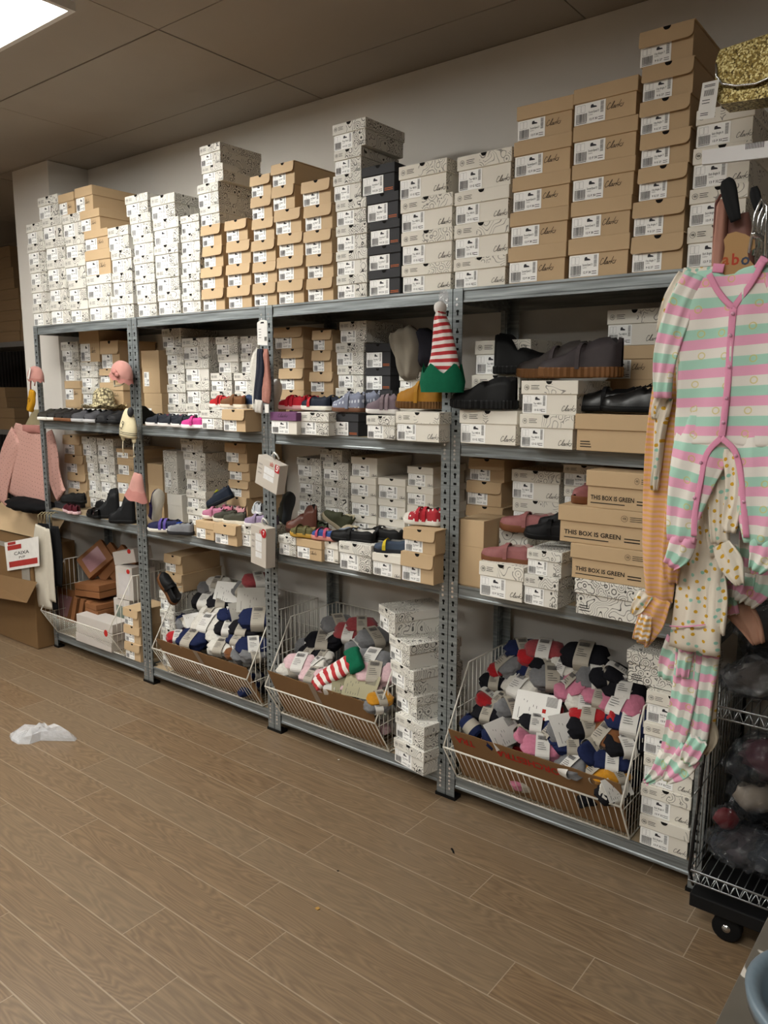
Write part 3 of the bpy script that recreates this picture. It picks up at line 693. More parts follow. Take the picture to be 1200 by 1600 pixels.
free_stack('stack beneath leaning trainer, second bay, bottom shelf', [(1.06, .05, z0, .135, .11, .3, 0), (1.058, .055, z0+.11, .135, .11, .3, 1), (1.06, .05, z0+.22, .135, .105, .3, -1), (1.055, .055, z0+.325, .135, .105, .3, 0), (1.06, .1, z0+.43, .15, .1, .28, 0), (1.055, .1, z0+.53, .15, .1, .28, 2)], [wh]*4+[fl, fl])

# ---------------------------------------------------------------- shoes
def lerp(a, b, t): return a+(b-a)*t
def smooth(t): t = max(0, min(1, t)); return t*t*(3-2*t)
def interp(tab, t):
    for (a, x), (b_, y) in zip(tab, tab[1:]):
        if t <= b_: return lerp(x, y, smooth((t-a)/(b_-a)) if b_ > a else 0)
    return tab[-1][1]
M_lining = mat('shoe_lining', '1c1918', .9)
def shoe(label, loc, rz, L=.15, upper='333333', sole='e8e4dc', lining=None, hs=(.06, .05, .035), open_=(.06, .5), th=.018, straps=(), strapc=None, laces=0, ribs=False,
         pitch=0, roll=0, name='shoe', group='shoes displayed on the shelves', dots=None, toe=None, um=None, wide=.37, gloss=.6, cat='shoe', up=None):
    """lofted shoe, toe along local +x"""
    t = thing(name, label, cat, loc, (R(roll), R(pitch), R(rz)), group)
    BW = L*wide/2
    def hw(s):
        base = interp([(0, .62), (.15, .72), (.35, .70), (.68, 1.0), (.85, .93), (1, .62)], s)
        e = 1.0
        if s < .10: e = math.sqrt(max(0, 1-((.10-s)/.10)**2))*.9+.1*s/.1
        if s > .80: e = math.sqrt(max(0.02, 1-((s-.80)/.205)**2))
        return BW*base*max(e, .12)
    def hh(s): return interp([(0, hs[0]*.92), (.12, hs[0]), (open_[1]*.45, hs[0]*.88 if hs[0] < .09 else hs[0]*.98), (open_[1]+.03, hs[1]), (.72, lerp(hs[1], hs[2]*.85, .72)), (.86, hs[2]*.85), (.96, hs[2]*.66), (1, hs[2]*.3)], s)
    # sole
    N = 84 if ribs else 40; ol = []
    for k in range(N):
        a = 2*math.pi*k/N; s = .5+.5*math.cos(a); sg = 1 if math.sin(a) >= 0 else -1
        s_ = min(max(s, 0.002), .998); y = hw(s_)*1.07*sg*min(1, (abs(math.sin(a))*3))
        rb = (.0022 if k % 2 else -.0012) if ribs else 0
        ol.append((s*L-L/2+rb*math.cos(a)+ (.003 if s > .5 else -.003)*abs(math.cos(a)), y+rb*sg*abs(math.sin(a)) if True else y))
    b = MB()
    toeup = lambda x: .10*max(0, (x/L-.22))**2*L*3
    rs = [[(x*.97, y*.95, 0+toeup(x)) for x, y in ol], [(x, y, .004+toeup(x)) for x, y in ol], [(x, y, th*.85+toeup(x)*.6) for x, y in ol], [(x*.985, y*.97, th+toeup(x)*.6) for x, y in ol]]
    b.rings(rs, 0, sm=not ribs)
    b.build('sole', mat('sole_'+sole, sole, .55, 0, .08), t)
    # upper
    b = MB(); NS = 26; rs = []; UP = 5
    uu = [-1, -1, -.985, -.94, -.86, -.74, -.62, -.3, 0, .3, .62, .74, .86, .94, .985, 1, 1]
    for i in range(NS):
        s = .004+.992*i/(NS-1); w = hw(s); h = hh(s); x = s*L-L/2; z0 = th*.75+toeup(x)*.6
        o = smooth((s-open_[0])/.05)*smooth((open_[1]-s)/.09)
        r = []
        for j, u in enumerate(uu):
            dome = (max(0, 1-abs(u)**3.2))**.5
            y = u*w; z = z0+h*dome
            if j in (0, 16): z = z0-.001
            if o > 0:
                if 6 <= j <= 10: z = lerp(z, z0+min(.012, h*.3), o)
                if j in (5, 11): z = lerp(z, z0+h*.96, o); y *= lerp(1, 1.06, o)
                if j in (6, 10): y *= lerp(1, 1.0, o); z = lerp(z, z0+h*.5, o*.0)
                if hs[0] > .09 and j in (3, 4, 5, 11, 12, 13): y *= lerp(1, .9, o)
            r.append((x + (.06*L*(z-z0)/max(h, .01)*0), y, z))
        rs.append(r)
    def mf(a, c):
        s = (a+.5)/(NS-1); o = open_[0]+.02 < s < open_[1]-.02
        if o and 5 <= c <= 10: return 1
        if toe and s > .78: return 2
        return 0
    b.rings(rs, closed=False, cap=False, mfun=mf, uv=lambda a, c: (a/NS*L*1.2, (c-8)*.008))
    ms = um or mat('upper_%s_%d' % (upper, gloss*100), upper, gloss, 0, .15, 60, .1)
    b.build('upper', [ms, mat('lining_'+(lining or 'x'), lining, .9) if lining else M_lining, mat('toe_'+(toe or 'x'), toe, .5) if toe else ms], t)
    sm_ = mat('strap_'+(strapc or upper), strapc or upper, .6, 0, .1)
    for si, s in enumerate(straps):
        b = MB(); rs = []
        for k in (-1, 1):
            ss = s+k*.045*min(1, .15/L); w = hw(ss)+.0022; h = max(hh(ss), .02)+.003; x = ss*L-L/2
            for q in ((0,) if k < 0 else (0,)):
                rs.append([(x, math.cos(a*math.pi/10)*w, th*.8+h*math.sin(a*math.pi/10)**.62) for a in range(11)])
                rs.append([(x, math.cos(a*math.pi/10)*(w+.0025), th*.8+(h+.0028)*math.sin(a*math.pi/10)**.62) for a in range(11)])
        rs = [rs[0], rs[1], rs[3], rs[2]]
        b.rings(rs, closed=False, cap=False, sm=False); b.build('strap', sm_, t)
    if laces:
        b = MB()
        for k in range(laces):
            s = open_[1]-.06+k*.065; w = hw(s)*.42; z = th*.8+hh(s)*1.0+.003; x = s*L-L/2
            b.tube([(x-.004, -w, z-.004), (x, 0, z), (x+.006, w, z-.004)], .0018, 5); b.tube([(x+.006, -w, z-.004), (x, 0, z+.001), (x-.004, w, z-.004)], .0018, 5)
        b.tube([(open_[1]*L-L/2-.012, .004, hh(open_[1])+th), (open_[1]*L-L/2-.02, .016, hh(open_[1])+th+.006), (open_[1]*L-L/2-.008, .02, hh(open_[1])+th-.002)], .0016, 5)
        b.build('laces', mat('lace_'+(strapc or upper), strapc or upper, .8), t)
    return t
def pz(Z, x, y, z): return atz(Z[0]+x/Z[2], Z[1]+y/Z[2], z)
def py(Z, x, y, yy): return at(Z[0]+x/Z[2], Z[1]+y/Z[2], yy)
BOOT = dict(hs=(.12, .075, .045), open_=(.05, .46))
D3, D2 = DK[3]+.0005, DK[2]+.0005
# leftmost bay, upper middle shelf: row of cloth slippers toe to the aisle
SL = [(262, '35322c', 'e4e0d8', 'olive slipper with white sole at far left'), (318, '2c2a28', 'e4e0d8', 'dark slipper with white sole, second in the row'), (372, '24211f', '7a5138', 'black slipper with brown sole, third in the row'), (432, '1f1d1d', '7a5138', 'black slipper with brown sole, fourth in the row'),
      (498, '4a4a4e', 'b4b4b6', 'grey slipper with pale grey sole beside black ones'), (578, '47474b', 'b9b9bb', 'grey slipper with pale sole under crochet hat'), (662, '222224', '1b1b1c', 'all black slipper near the right of the row'), (742, '202022', '161617', 'all black slipper ending the row')]
for x, c, s, lab in SL:
    p = py(ZA, x+20, 720, -.02); shoe(lab+', leftmost bay', (p.x+.02, .045, D3), -90+rnd.uniform(-8, 8), .18, c, s, hs=(.06, .055, .042), th=.02, wide=.52)
# leftmost bay, lower middle
p = py(ZA, 508, 1240, .10); shoe('black slip-on shoe lying on a pile, left of leftmost bay', (p.x, .10, D2+.04), 195, .19, '161616', '101010', hs=(.055, .05, .038))
for i, (x, rz, lab) in enumerate([(440, 160, 'red and black tartan shoe with white sole, left of pair'), (510, 165, 'red and black tartan shoe with pale sole, right of pair')]):
    p = pz(ZA, x, 1385, D2); shoe(lab, (p.x, .02, D2), rz, .17, '4a1620', 'c9a9ad', hs=(.045, .04, .03), um=None, laces=2, strapc='14080a')
p = py(ZA, 640, 1390, 0); shoe('glossy black patent shoe beside tartan shoes', (p.x, .015, D2), 165, .17, '0b0b0c', '111111', hs=(.045, .04, .032), gloss=.12, straps=(.42,))
p = py(ZA, 690, 1300, .1); shoe('black shoe with white insole behind the patent shoe', (p.x, .12, D2+.03), 165, .16, '121214', '0c0c0c', lining='c8c6c2', hs=(.045, .04, .032))
for i, (x, yy, lab) in enumerate([(745, .04, 'tall black rubber boot, left of the pair by the post'), (850, .0, 'tall black rubber boot, right of the pair by the post')]):
    p = py(ZA, x, 1430, yy); shoe(lab, (p.x, yy, D2), 205, .165, '17181a', '0e0e0e', name='boot', hs=(.17, .08, .05), open_=(.04, .5), gloss=.5, cat='boot')
carton('shoe_box', 'flat black box beneath the slip-on shoe, leftmost bay, lower middle shelf', 'shoe box', at(95, 790, .1).x, at(95, 790, .1).x+.15, .06, .18, DK[2], DK[2]+.038, M_black)
# second bay, upper middle
for x, lab in ((175, 'navy trainer with magenta trim, first of three beside the post'), (262, 'navy trainer with magenta trim, middle of three'), (350, 'navy strap trainer with magenta trim, nearest to pink shoe')):
    p = py(ZB, x, 755, 0); shoe(lab, (p.x, .03, D3), 190, .17, '1f222a', 'dcd6d4', lining='7c2045', hs=(.055, .045, .034), straps=(.5,) if x > 300 else (.45,), strapc='23262e')
p = py(ZB, 440, 760, 0); shoe('bright pink trainer with white sole beside navy trainers', (p.x, .0, D3), 200, .13, 'c8418c', 'efe9ec', hs=(.045, .04, .03), straps=(.5,))
zb = DK[3]+.104
p = py(ZB, 590, 645, .0); shoe('small red shoe with white sole on white shoe box', (p.x, .03, zb), 185, .13, 'a81c22', 'dedad4', hs=(.045, .04, .03), straps=(.5, .35))
zb = DK[3]+.104
p = py(ZB, 690, 640, .0); shoe('brown leather bar shoe with red lining on kraft box', (p.x, .02, zb), 190, .15, '6e4a2c', 'ddd2c0', lining='a81c22', hs=(.05, .045, .034), straps=(.45,))
p = py(ZB, 775, 640, .03); shoe('brown and blue shoe behind bar shoe on kraft box', (p.x, .075, zb), 175, .15, '2f3f5c', 'cfc6b4', hs=(.055, .05, .036), toe='6e4a2c')
p = py(ZB, 145, 690, .15); shoe('black mesh shoe lying behind navy trainers by the post', (p.x, .15, D3), 90, .15, '151515', '101010', hs=(.09, .06, .04), **{})
# second bay, lower middle
p = py(ZB, 190, 1400, .1); shoe('purple and navy shoe propped upright with white sole outward', (p.x+.03, .1, D2+.10), 0, .19, '2b2450', 'd4d0c6', hs=(.05, .045, .035), pitch=-78, straps=(.5,), strapc='4c4080')
p = py(ZB, 225, 1460, -.03); shoe('navy strap shoe with purple bands and white sole lying flat', (p.x, -.01, D2), 205, .19, '1e2142', 'dcd8ce', hs=(.055, .05, .038), straps=(.42, .55), strapc='5a4a94')
p = py(ZB, 345, 1480, -.02); shoe('grey and royal blue running shoe beside navy strap shoe', (p.x, -.01, D2), 200, .155, '77787c', '2a2a2c', hs=(.055, .045, .034), laces=3, strapc='2a52b8', toe='8b8c90')
zb = DK[2]+.1
p = py(ZB, 600, 1290, .1); shoe('navy trainer with yellow flash leaning on stacked boxes', (p.x, .13, zb+.06), 205, .16, '1a2230', '15181e', hs=(.06, .05, .035), pitch=25, strapc='b9bc2a', laces=2)
for x, y, yy, c, s, lab, r_ in ((545, 1385, .0, 'b0708a', 'd8cfc6', 'pink floral baby shoe on left kraft box', 195), (625, 1345, .08, 'b26a7c', 'cbbfb0', 'dusty pink shoe behind olive pair', 175), (720, 1340, .09, 'c08a90', 'd9cdbd', 'pale pink shoe behind olive pair', 165),
                                (625, 1400, -.02, '3e3d33', 'd6cfc0', 'olive trainer, left of the pair on kraft box', 200), (690, 1415, -.03, '46453a', 'd6cfc0', 'olive trainer with shine, right of the pair on kraft box', 195),
                                (850, 1350, .05, 'b4b8bd', 'd8d8d8', 'silver metallic shoe above lilac shoe near post', 150), (835, 1420, -.02, '8a7a94', 'e0dcd8', 'lilac trainer with white sole near the post', 195), (915, 1400, .0, '8a7a94', 'e0dcd8', 'second lilac trainer tucked by the post', 185)):
    p = py(ZB, x, y, yy); shoe(lab, (p.x, yy+.03, zb+(.045 if 'silver' in lab else .0)), r_, .13, c, s, hs=(.05, .042, .032), straps=(.5,) if 'olive' not in lab else (), laces=0 if 'olive' not in lab else 3, gloss=.25 if 'silver' in lab else .6)
# third bay, upper middle
z3 = DK[3]+.1005
p = py(ZC, 200, 680, .03); shoe('bright red sandal shoe with pale pink sole on purple-lid box', (p.x, .045, z3+.004), 182, .16, 'b01c2a', 'd8a8a4', hs=(.05, .045, .03), straps=(.42, .56))
p = py(ZC, 280, 640, .1); shoe('second red sandal shoe behind, touching navy shoe', (p.x, .12, z3+.004), 175, .16, 'a51a2a', 'd8a8a4', hs=(.05, .045, .03), straps=(.42,))
p = py(ZC, 345, 682, .03); shoe('navy shoe with red strap and white sole', (p.x, .04, z3+.004), 182, .165, '1c2230', 'e2ddd2', hs=(.05, .045, .034), straps=(.62,), strapc='b3262c')
p = py(ZC, 430, 640, .12); shoe('second navy shoe with yellow lining, set behind', (p.x, .13, z3+.004), 172, .16, '1c2230', 'd8d2c6', lining='a89a2a', hs=(.05, .045, .034), straps=(.42,))
M_polka = spots('blue_grey_polka', '767b8e', 'c9cdd6', 55, .22, .3)
p = py(ZC, 535, 685, .02); shoe('blue-grey polka dot slipper with strap, front of pair', (p.x, .03, z3), 183, .17, '767b8e', '6b4a38', hs=(.075, .065, .04), um=M_polka, straps=(.45,), strapc='7f8496')
p = py(ZC, 640, 670, .1); shoe('blue-grey polka dot slipper, rear of pair', (p.x, .10, z3), 178, .17, '767b8e', '6b4a38', hs=(.08, .065, .04), um=M_polka)
p = py(ZC, 725, 700, .0); shoe('mauve trainer with strap and white sole on white box', (p.x, .02, DK[3]+.098), 196, .145, '6f6068', 'dcd8d4', hs=(.07, .055, .036), straps=(.48, .34), strapc='85767c')
p = py(ZC, 945, 680, .0); shoe('mustard suede ankle boot with ribbed gum sole, front of pair', (p.x-.005, .03, DK[3]+.121), 183, .22, '9a6a18', '5e4020', name='boot', lining='3a2a14', hs=(.10, .085, .055), open_=(.05, .42), th=.028, ribs=True, straps=(.5,), strapc='a87824', wide=.40, cat='boot')
p = py(ZC, 1010, 650, .1); shoe('mustard suede ankle boot behind its twin, heel raised', (p.x, .125, DK[3]+.121), 178, .21, '8a5e16', '5e4020', name='boot', hs=(.12, .09, .055), open_=(.05, .42), th=.03, ribs=True, cat='boot')
p = py(ZC, 128, 600, .1); shoe('navy shoe stood on its toe beside post, white sole outward', (p.x-.01, .1, D3+.15), 0, .17, '1a1d26', 'd6d6d6', pitch=-80, hs=(.05, .045, .035))
# third bay, lower middle
z2 = DK[2]+.0965
p = py(ZD, 172, 545, .08); shoe('olive and red shoe propped upright by post', (p.x+.02, .09, z2+.09), 0, .16, '2b2a22', '3a3d40', lining='8a1c20', hs=(.05, .045, .035), pitch=-75)
p = py(ZD, 250, 610, .03); shoe('tall brown leather boot with flower studs', (p.x, .05, z2), 190, .17, '6b4034', '3c261e', name='boot', hs=(.125, .075, .042), open_=(.05, .42), gloss=.35, cat='boot')
p = py(ZD, 295, 632, .0); shoe('khaki sandal with yellow trim on brown box', (p.x, -.02, z2), 185, .14, '5a5636', 'b08a3c', lining='96805a', hs=(.035, .035, .026), open_=(.03, .62), straps=(.35, .68), strapc='5e5a3a')
p = py(ZD, 360, 600, .08); shoe('dark green sandal lying behind khaki sandal', (p.x, .09, z2), 165, .14, '3e4634', 'a89a80', hs=(.04, .035, .026), open_=(.03, .62), straps=(.4, .7), strapc='4a523c')
p = py(ZD, 412, 640, .0); shoe('blue and pink sandal with pale sole', (p.x, -.01, z2), 185, .14, '2e4a86', 'c8877c', lining='b89a88', hs=(.035, .035, .026), open_=(.03, .62), straps=(.4, .68), strapc='b04a66')
p = py(ZD, 435, 545, .1); shoe('olive ankle boot with cream lining leaning back', (p.x, .12, z2+.04), 200, .14, '3c3e2c', '9c927c', lining='cfc4a4', name='boot', hs=(.085, .06, .035), pitch=-35, open_=(.05, .44), cat='boot')
p = py(ZD, 520, 580, .1); shoe('cream slip-on shoe behind black bar shoes', (p.x, .13, z2), 160, .15, 'a89c84', 'b8ae9a', lining='cbbfa2', hs=(.04, .035, .028))
p = py(ZD, 545, 580, .08); shoe('pale grey-blue shoe peeking out behind black bar shoes', (p.x, .08, z2), 172, .14, '7c8696', 'c4beb0', hs=(.042, .036, .028))
zz = DK[2]+.11
p = py(ZD, 570, 650, -.01); shoe('black bar shoe with white insole, front of pair', (p.x+.01, -.02, zz), 186, .23, '111112', '0d0d0d', lining='c9c5bd', hs=(.045, .04, .034), open_=(.05, .6), straps=(.52,), wide=.33)
p = py(ZD, 720, 620, .05); shoe('black bar shoe, rear of pair', (p.x, .07, zz), 178, .23, '131314', '0d0d0d', lining='98948c', hs=(.05, .045, .034), open_=(.05, .6), straps=(.52,), wide=.33)
p = py(ZD, 790, 712, -.03); shoe('grey and navy sandal with yellow strap', (p.x, -.025, DK[2]+.091), 200, .15, '3a4658', '23262c', lining='70706c', hs=(.045, .04, .028), open_=(.03, .6), straps=(.66,), strapc='c8b22a')
p = py(ZD, 975, 580, 0); shoe('white trainer with red spotted straps on kraft boxes', (p.x, .0, DK[2]+.22), 188, .165, 'c9c2ba', 'd8d4cc', hs=(.06, .05, .036), toe='d2ccc4', um=spots('red_spotted', 'a3202c', 'e8e4e0', 45, .17, .8), straps=(.4, .56), strapc='b02330')
# rightmost bay, upper middle
p = py(ZE, 440, 305, .15); shoe('black suede ankle boot on grey boxes at back', (p.x-.01, .2, DK[3]+.254), 3, .27, '0b0b0c', '080808', name='boot', hs=(.135, .075, .055), open_=(.05, .42), th=.03, ribs=True, cat='boot')
zz = DK[3]+.236
p = py(ZE, 620, 520, .0); shoe('grey suede moccasin boot with ribbed gum sole, front of pair', (p.x+.075, .01, zz), 181, .29, '3b3537', '6b4726', lining='2a2627', hs=(.108, .082, .042), open_=(.06, .44), th=.034, ribs=True, straps=(.47,), strapc='453e40', wide=.38)
p = py(ZE, 520, 525, .0); shoe('grey suede moccasin boot with gum sole, rear of pair', (p.x-.01, .135, zz), 178, .29, '37312f', '6b4726', lining='2a2627', hs=(.108, .082, .042), open_=(.06, .44), th=.034, ribs=True, straps=(.47,), strapc='453e40', wide=.38)
p = py(ZE, 250, 675, .0); shoe('black suede creeper shoe with ribbed sole jutting past post', (p.x-.015, -.01, DK[3]+.127), 180, .27, '0c0c0d', '0a0a0b', hs=(.095, .075, .040), open_=(.06, .44), th=.032, ribs=True)
p = py(ZE, 880, 706, .0); shoe('black leather trainer with strap, left of pair on brown box', (p.x-.01, .02, DK[3]+.127), 188, .245, '0e0e0f', '0b0b0b', hs=(.07, .062, .045), open_=(.05, .44), gloss=.35, straps=(.5,), strapc='141416')
p = py(ZE, 1100, 712, .0); shoe('black leather laced shoe, right of pair on brown box', (p.x-.02, -.01, DK[3]+.127), 186, .25, '0f0f10', '0b0b0b', hs=(.08, .065, .045), open_=(.05, .44), gloss=.35, laces=4)
# rightmost bay, lower middle
PK = dict(upper='8e5b5b', sole='6e452c', lining='a88f88', strapc='93605f')
p = py(ZF, 335, 650, -.03); shoe('pink suede trainer with gum sole on front white box', (p.x+.0, -.01, DK[2]+.119), 186, .2, hs=(.06, .05, .037), straps=(.48,), th=.026, **PK)
p = py(ZF, 425, 470, .05); shoe('pink suede trainer with gum sole resting higher up behind', (p.x+.0, .1, DK[2]+.222), 184, .22, hs=(.06, .05, .037), straps=(.5,), th=.026, **PK)
carton('shoe_box', 'pale doodle box beneath the higher pink trainer', 'shoe box', at(690+295/3.4286, 840, .1).x, at(690+295/3.4286, 840, .1).x+.12, .12, .19, DK[2], DK[2]+.219, M_doodside)
p = py(ZF, 740, 340, -.05); shoe('pink suede laced shoe toe to the aisle on long kraft box', (p.x+.0, .06, DK[2]+.362), 255, .2, hs=(.065, .052, .042), laces=4, th=.028, **PK)
p = py(ZF, 565, 565, -.04); shoe('black trainer pressed beside long kraft boxes', (p.x-.0, -.02, DK[2]+.232), 195, .18, '0f0f11', '0b0b0c', hs=(.06, .05, .036), straps=(.5,))
p = py(ZF, 560, 500, .0); shoe('second black trainer piled on the first', (p.x+.03, .06, DK[2]+.25), 180, .18, '101013', '0b0b0c', hs=(.07, .055, .036), straps=(.45,))
# bottom shelf, second bay
p = py(ZH, 250, 330, .02); shoe('black trainer with gum sole leaning steeply on stacked boxes', (p.x, .0, p.z), 180, .19, '131315', '5e3c22', hs=(.055, .048, .036), pitch=-52, straps=(.45,), th=.022)

# ---------------------------------------------------------------- wire baskets
M_wire = mat('white_coated_wire', 'd0ccc2', .4, 0, .05)
def basket(x0, x1, label, group='white wire baskets on the bottom shelf'):
    t = thing('wire_basket', label, 'basket', ((x0+x1)/2, .2, DK[1]), group=group)
    w = (x1-x0)/2; o = .004
    def P(x, y, z): return (x, y-.2, z-DK[1])
    zb = DK[1]+.006; FB = (.0, zb); FR = (-.10, .272); TS = (.075, .565); TB = (.40, .565); BB = (.40, zb)
    def lp(a, b_, s): return (lerp(a[0], b_[0], s), lerp(a[1], b_[1], s))
    b = MB()
    for s in (-1, 1):
        b.tube([P(s*w, *FB), P(s*w, *FR), P(s*w, *TS), P(s*w, *TB), P(s*w, *BB)], .0035, 7, closed=True)
    b.tube([P(-w, *FR), P(w, *FR)], .0038, 7); b.tube([P(-w, *FB), P(w, *FB)], .0035); b.tube([P(-w, *TB), P(w, *TB)], .0035); b.tube([P(-w, *BB), P(w, *BB)], .0035)
    b.build('frame', M_wire, t)
    n = int((x1-x0)/.024); b = MB()
    for i in range(1, n):
        x = -w+2*w*i/n; b.tube([P(x, *FR), P(x, *FB), P(x, *BB)], .0015, 5)
    b.build('front_and_base_wires', M_wire, t)
    b = MB()
    for i in range(1, n): x = -w+2*w*i/n; b.tube([P(x, *BB), P(x, *TB)], .0015, 5)
    for s in (.3, .65): y, z = lp(BB, TB, s); b.tube([P(-w, y, z), P(w, y, z)], .0018, 5)
    b.build('back_wires', M_wire, t)
    for s in (-1, 1):
        b = MB()
        for i in range(1, 17):
            y = lerp(-.1, .4, i/17)
            top = lerp(FR[1], TS[1], (y-FR[0])/(TS[0]-FR[0])) if y < TS[0] else TS[1]
            bot = lerp(FR[1], FB[1], (y-FR[0])/(FB[0]-FR[0])) if y < FB[0] else zb
            b.tube([P(s*w, y, bot), P(s*w, y, top)], .0015, 5)
        for z in (.25, .4): b.tube([P(s*w, -.08 if z < .3 else -.0, z), P(s*w, .4, z)], .0018, 5)
        b.build('side_wires', M_wire, t)
    return t
basket(.05, .778, 'white wire basket holding kraft packs, leftmost of the four')
basket(1.19, 1.93, 'white wire basket of navy and white sock packs, second bay')
basket(2.056, 2.71, 'white wire basket with elf socks and folded cards, third bay')
basket(3.05, 3.755, 'white wire basket of pink and red sock packs, rightmost bay')
# cardboard liners tucked behind the front wires
M_liner = cardboard('liner_card', '7d5c38', .1); M_tape = mat('packing_tape', '8a7a6a', .3); M_redink = mat('red_print', 'b02a24', .7)
def liner(x0, x1, label, word=None, tape=False, dz=.075):
    t = thing('cardboard_liner', label, 'cardboard sheet', ((x0+x1)/2, -.03, .14)); w = (x1-x0)/2
    b = MB()
    def Q(a, s, off=0):   # s 0 bottom .. 1 top along the slope
        y0, z0, y1, z1 = .012, .112, -.098, .272+dz
        yy = lerp(y0, y1, s)+.010-off; zz = lerp(z0, z1, s); return (a, yy+.03, zz-.14)
    n = 12; q = random.Random(int(x0*100))
    fr = [(Q(-w+2*w*i/n, 1-.02*q.random())) for i in range(n+1)]; lo = [Q(-w+2*w*i/n, .0) for i in range(n+1)]
    bk_ = [(p[0], p[1]+.004, p[2]) for p in fr]; bl = [(p[0], p[1]+.004, p[2]) for p in lo]
    b.rings([lo, fr, bk_, bl, lo], 0, closed=False, cap=False, sm=False)
    b.build('sheet', [M_liner], t)
    if word:
        b = MB()
        def P(a, c): return Q(a, .88-c/.26, .003)
        add_text(b, word, .045, lambda a, c: P(w*.35-a, c), 0, .02); b.build('printed_word', M_redink, t)
        b = MB(); add_text(b, 'TRA', .045, lambda a, c: P(-w*.68-a, c), 0, .02); b.build('printed_word', M_redink, t)
    if tape:
        b = MB(); b.face([Q(-.02, .0, .002), Q(.012, .0, .002), Q(-.01, 1, .002), Q(-.045, 1, .002)]); b.build('tape', M_tape, t)
liner(1.205, 1.915, 'brown cardboard sheet lining front of second bay basket', None, True, .055)
liner(2.06, 2.67, 'brown cardboard sheet with tape lining elf-sock basket', None, True)
liner(3.062, 3.745, 'brown cardboard sheet with red lettering lining rightmost basket', 'ORCHESTRA', False)

# ---------------------------------------------------------------- sock packs
M_band = mat('paper_band', 'a29b8f', .6, 0, .06); M_bandw = mat('white_band', 'cac7c2', .5, 0, .03)
_sock = {}
def knit(c): return mat('knit_'+c, c, .95, 0, .22, 90, .5, sheen=0 if c in ('15151a', '1a2242') else .2)
def bundle_mesh(L, w, h, c, seed):
    """folded knit bundle: stacked soft layers"""
    key = (L, w, h, c, seed)
    if key in _sock: return _sock[key]
    q = random.Random(seed); b = MB(); nl = 3; rs = []
    N = 9; K = 28
    for i in range(N+1):
        s = i/N; e = math.sqrt(max(.12, 1-abs(2*s-1)**7)); r = []
        for k in range(K):
            a = 2*math.pi*k/K; cx, cz = math.cos(a), math.sin(a)
            layer = 1-.13*abs(math.cos(math.asin(max(-1, min(1, cz)))*nl))*(abs(cx) > .2)
            y = (abs(cx)**.45)*(1 if cx > 0 else -1)*w/2*e*layer; z = (abs(cz)**.6)*(1 if cz > 0 else -1)*h/2*e*(1+.10*math.sin(s*7+seed*2+1.5*cx))
            r.append((s*L-L/2+q.uniform(-.0015, .0015)+.006*math.sin(a*3+seed), y, z+h/2))
        rs.append(r)
    b.rings(rs, 0); m = b.mesh('folded_socks', [knit(c)]); _sock[key] = m; return m
def band_mesh(w, h, bw, dark, seed):
    key = ('b', w, h, bw, dark, seed % 3)
    if key in _sock: return _sock[key]
    b = MB(); K = 24
    def rr(x, o): return [(x, (abs(math.cos(a))**.6)*(1 if math.cos(a) > 0 else -1)*(w/2*1.09+o), (abs(math.sin(a))**.6)*(1 if math.sin(a) > 0 else -1)*(h/2*1.09+o)+h/2) for a in (2*math.pi*k/K for k in range(K))]
    b.rings([rr(-bw/2, 0), rr(-bw/2, .0012), rr(bw/2, .0012), rr(bw/2, 0)], 0, cap=False, sm=False)
    q = random.Random(seed % 3); z = h*1.1+.0016
    for i in range(4): b.box(-bw*.35, bw*q.uniform(0, .3), -w*.3+i*w*.09, -w*.3+i*w*.09+.0018, z, z+.0003, 1)
    x = -bw*.35
    while x < bw*.3: b.box(x, x+.0012, w*.12, w*.3, z, z+.0003, 1); x += .0026
    m = b.mesh('paper_band', [M_bandw if dark else M_band, M_barc]); _sock[key] = m; return m
def card_mesh(w, h, seed, base='paper', red=False):
    key = ('c', round(w, 3), round(h, 3), seed % 4, base, red)
    if key in _sock: return _sock[key]
    q = random.Random(seed % 4); b = MB(); n = 6; cv = .006
    f = lambda x: cv*math.cos(x/w*2.4)
    top = [[(-w/2+w*i/n, y, f(-w/2+w*i/n)+.0008) for i in range(n+1)] for y in (-h/2, h/2)]
    bot = [[(p[0], p[1], p[2]-.0012) for p in r] for r in top]
    b.rings([top[0], top[1], bot[1], bot[0], top[0]], 0, closed=False, cap=False, sm=False)
    P = lambda a, c: (a, c, f(a)+.0013)
    y = h*.38
    for i in range(6):
        L = w*q.uniform(.3, .7); b.face([P(-w*.42, y), P(-w*.42+L, y), P(-w*.42+L, y+.002), P(-w*.42, y+.002)], 1); y -= h*.075
    x = w*.1
    while x < w*.42: b.face([P(x, -h*.42), P(x+.0013, -h*.42), P(x+.0013, -h*.18), P(x, -h*.18)], 1); x += .0027
    if red: b.face([P(-w*.42, -h*.2), P(w*.0, -h*.2), P(w*.0, -h*.12), P(-w*.42, -h*.12)], 2)
    m = b.mesh('printed_card', [mat('card_'+base, {'paper': 'dedcd8', 'kraft': '9a9478', 'grey': 'a8a49c', 'navy': '1c2036'}[base], .5, 0, .03), mat('card_ink', '5a5856', .7), M_redink]); _sock[key] = m; return m
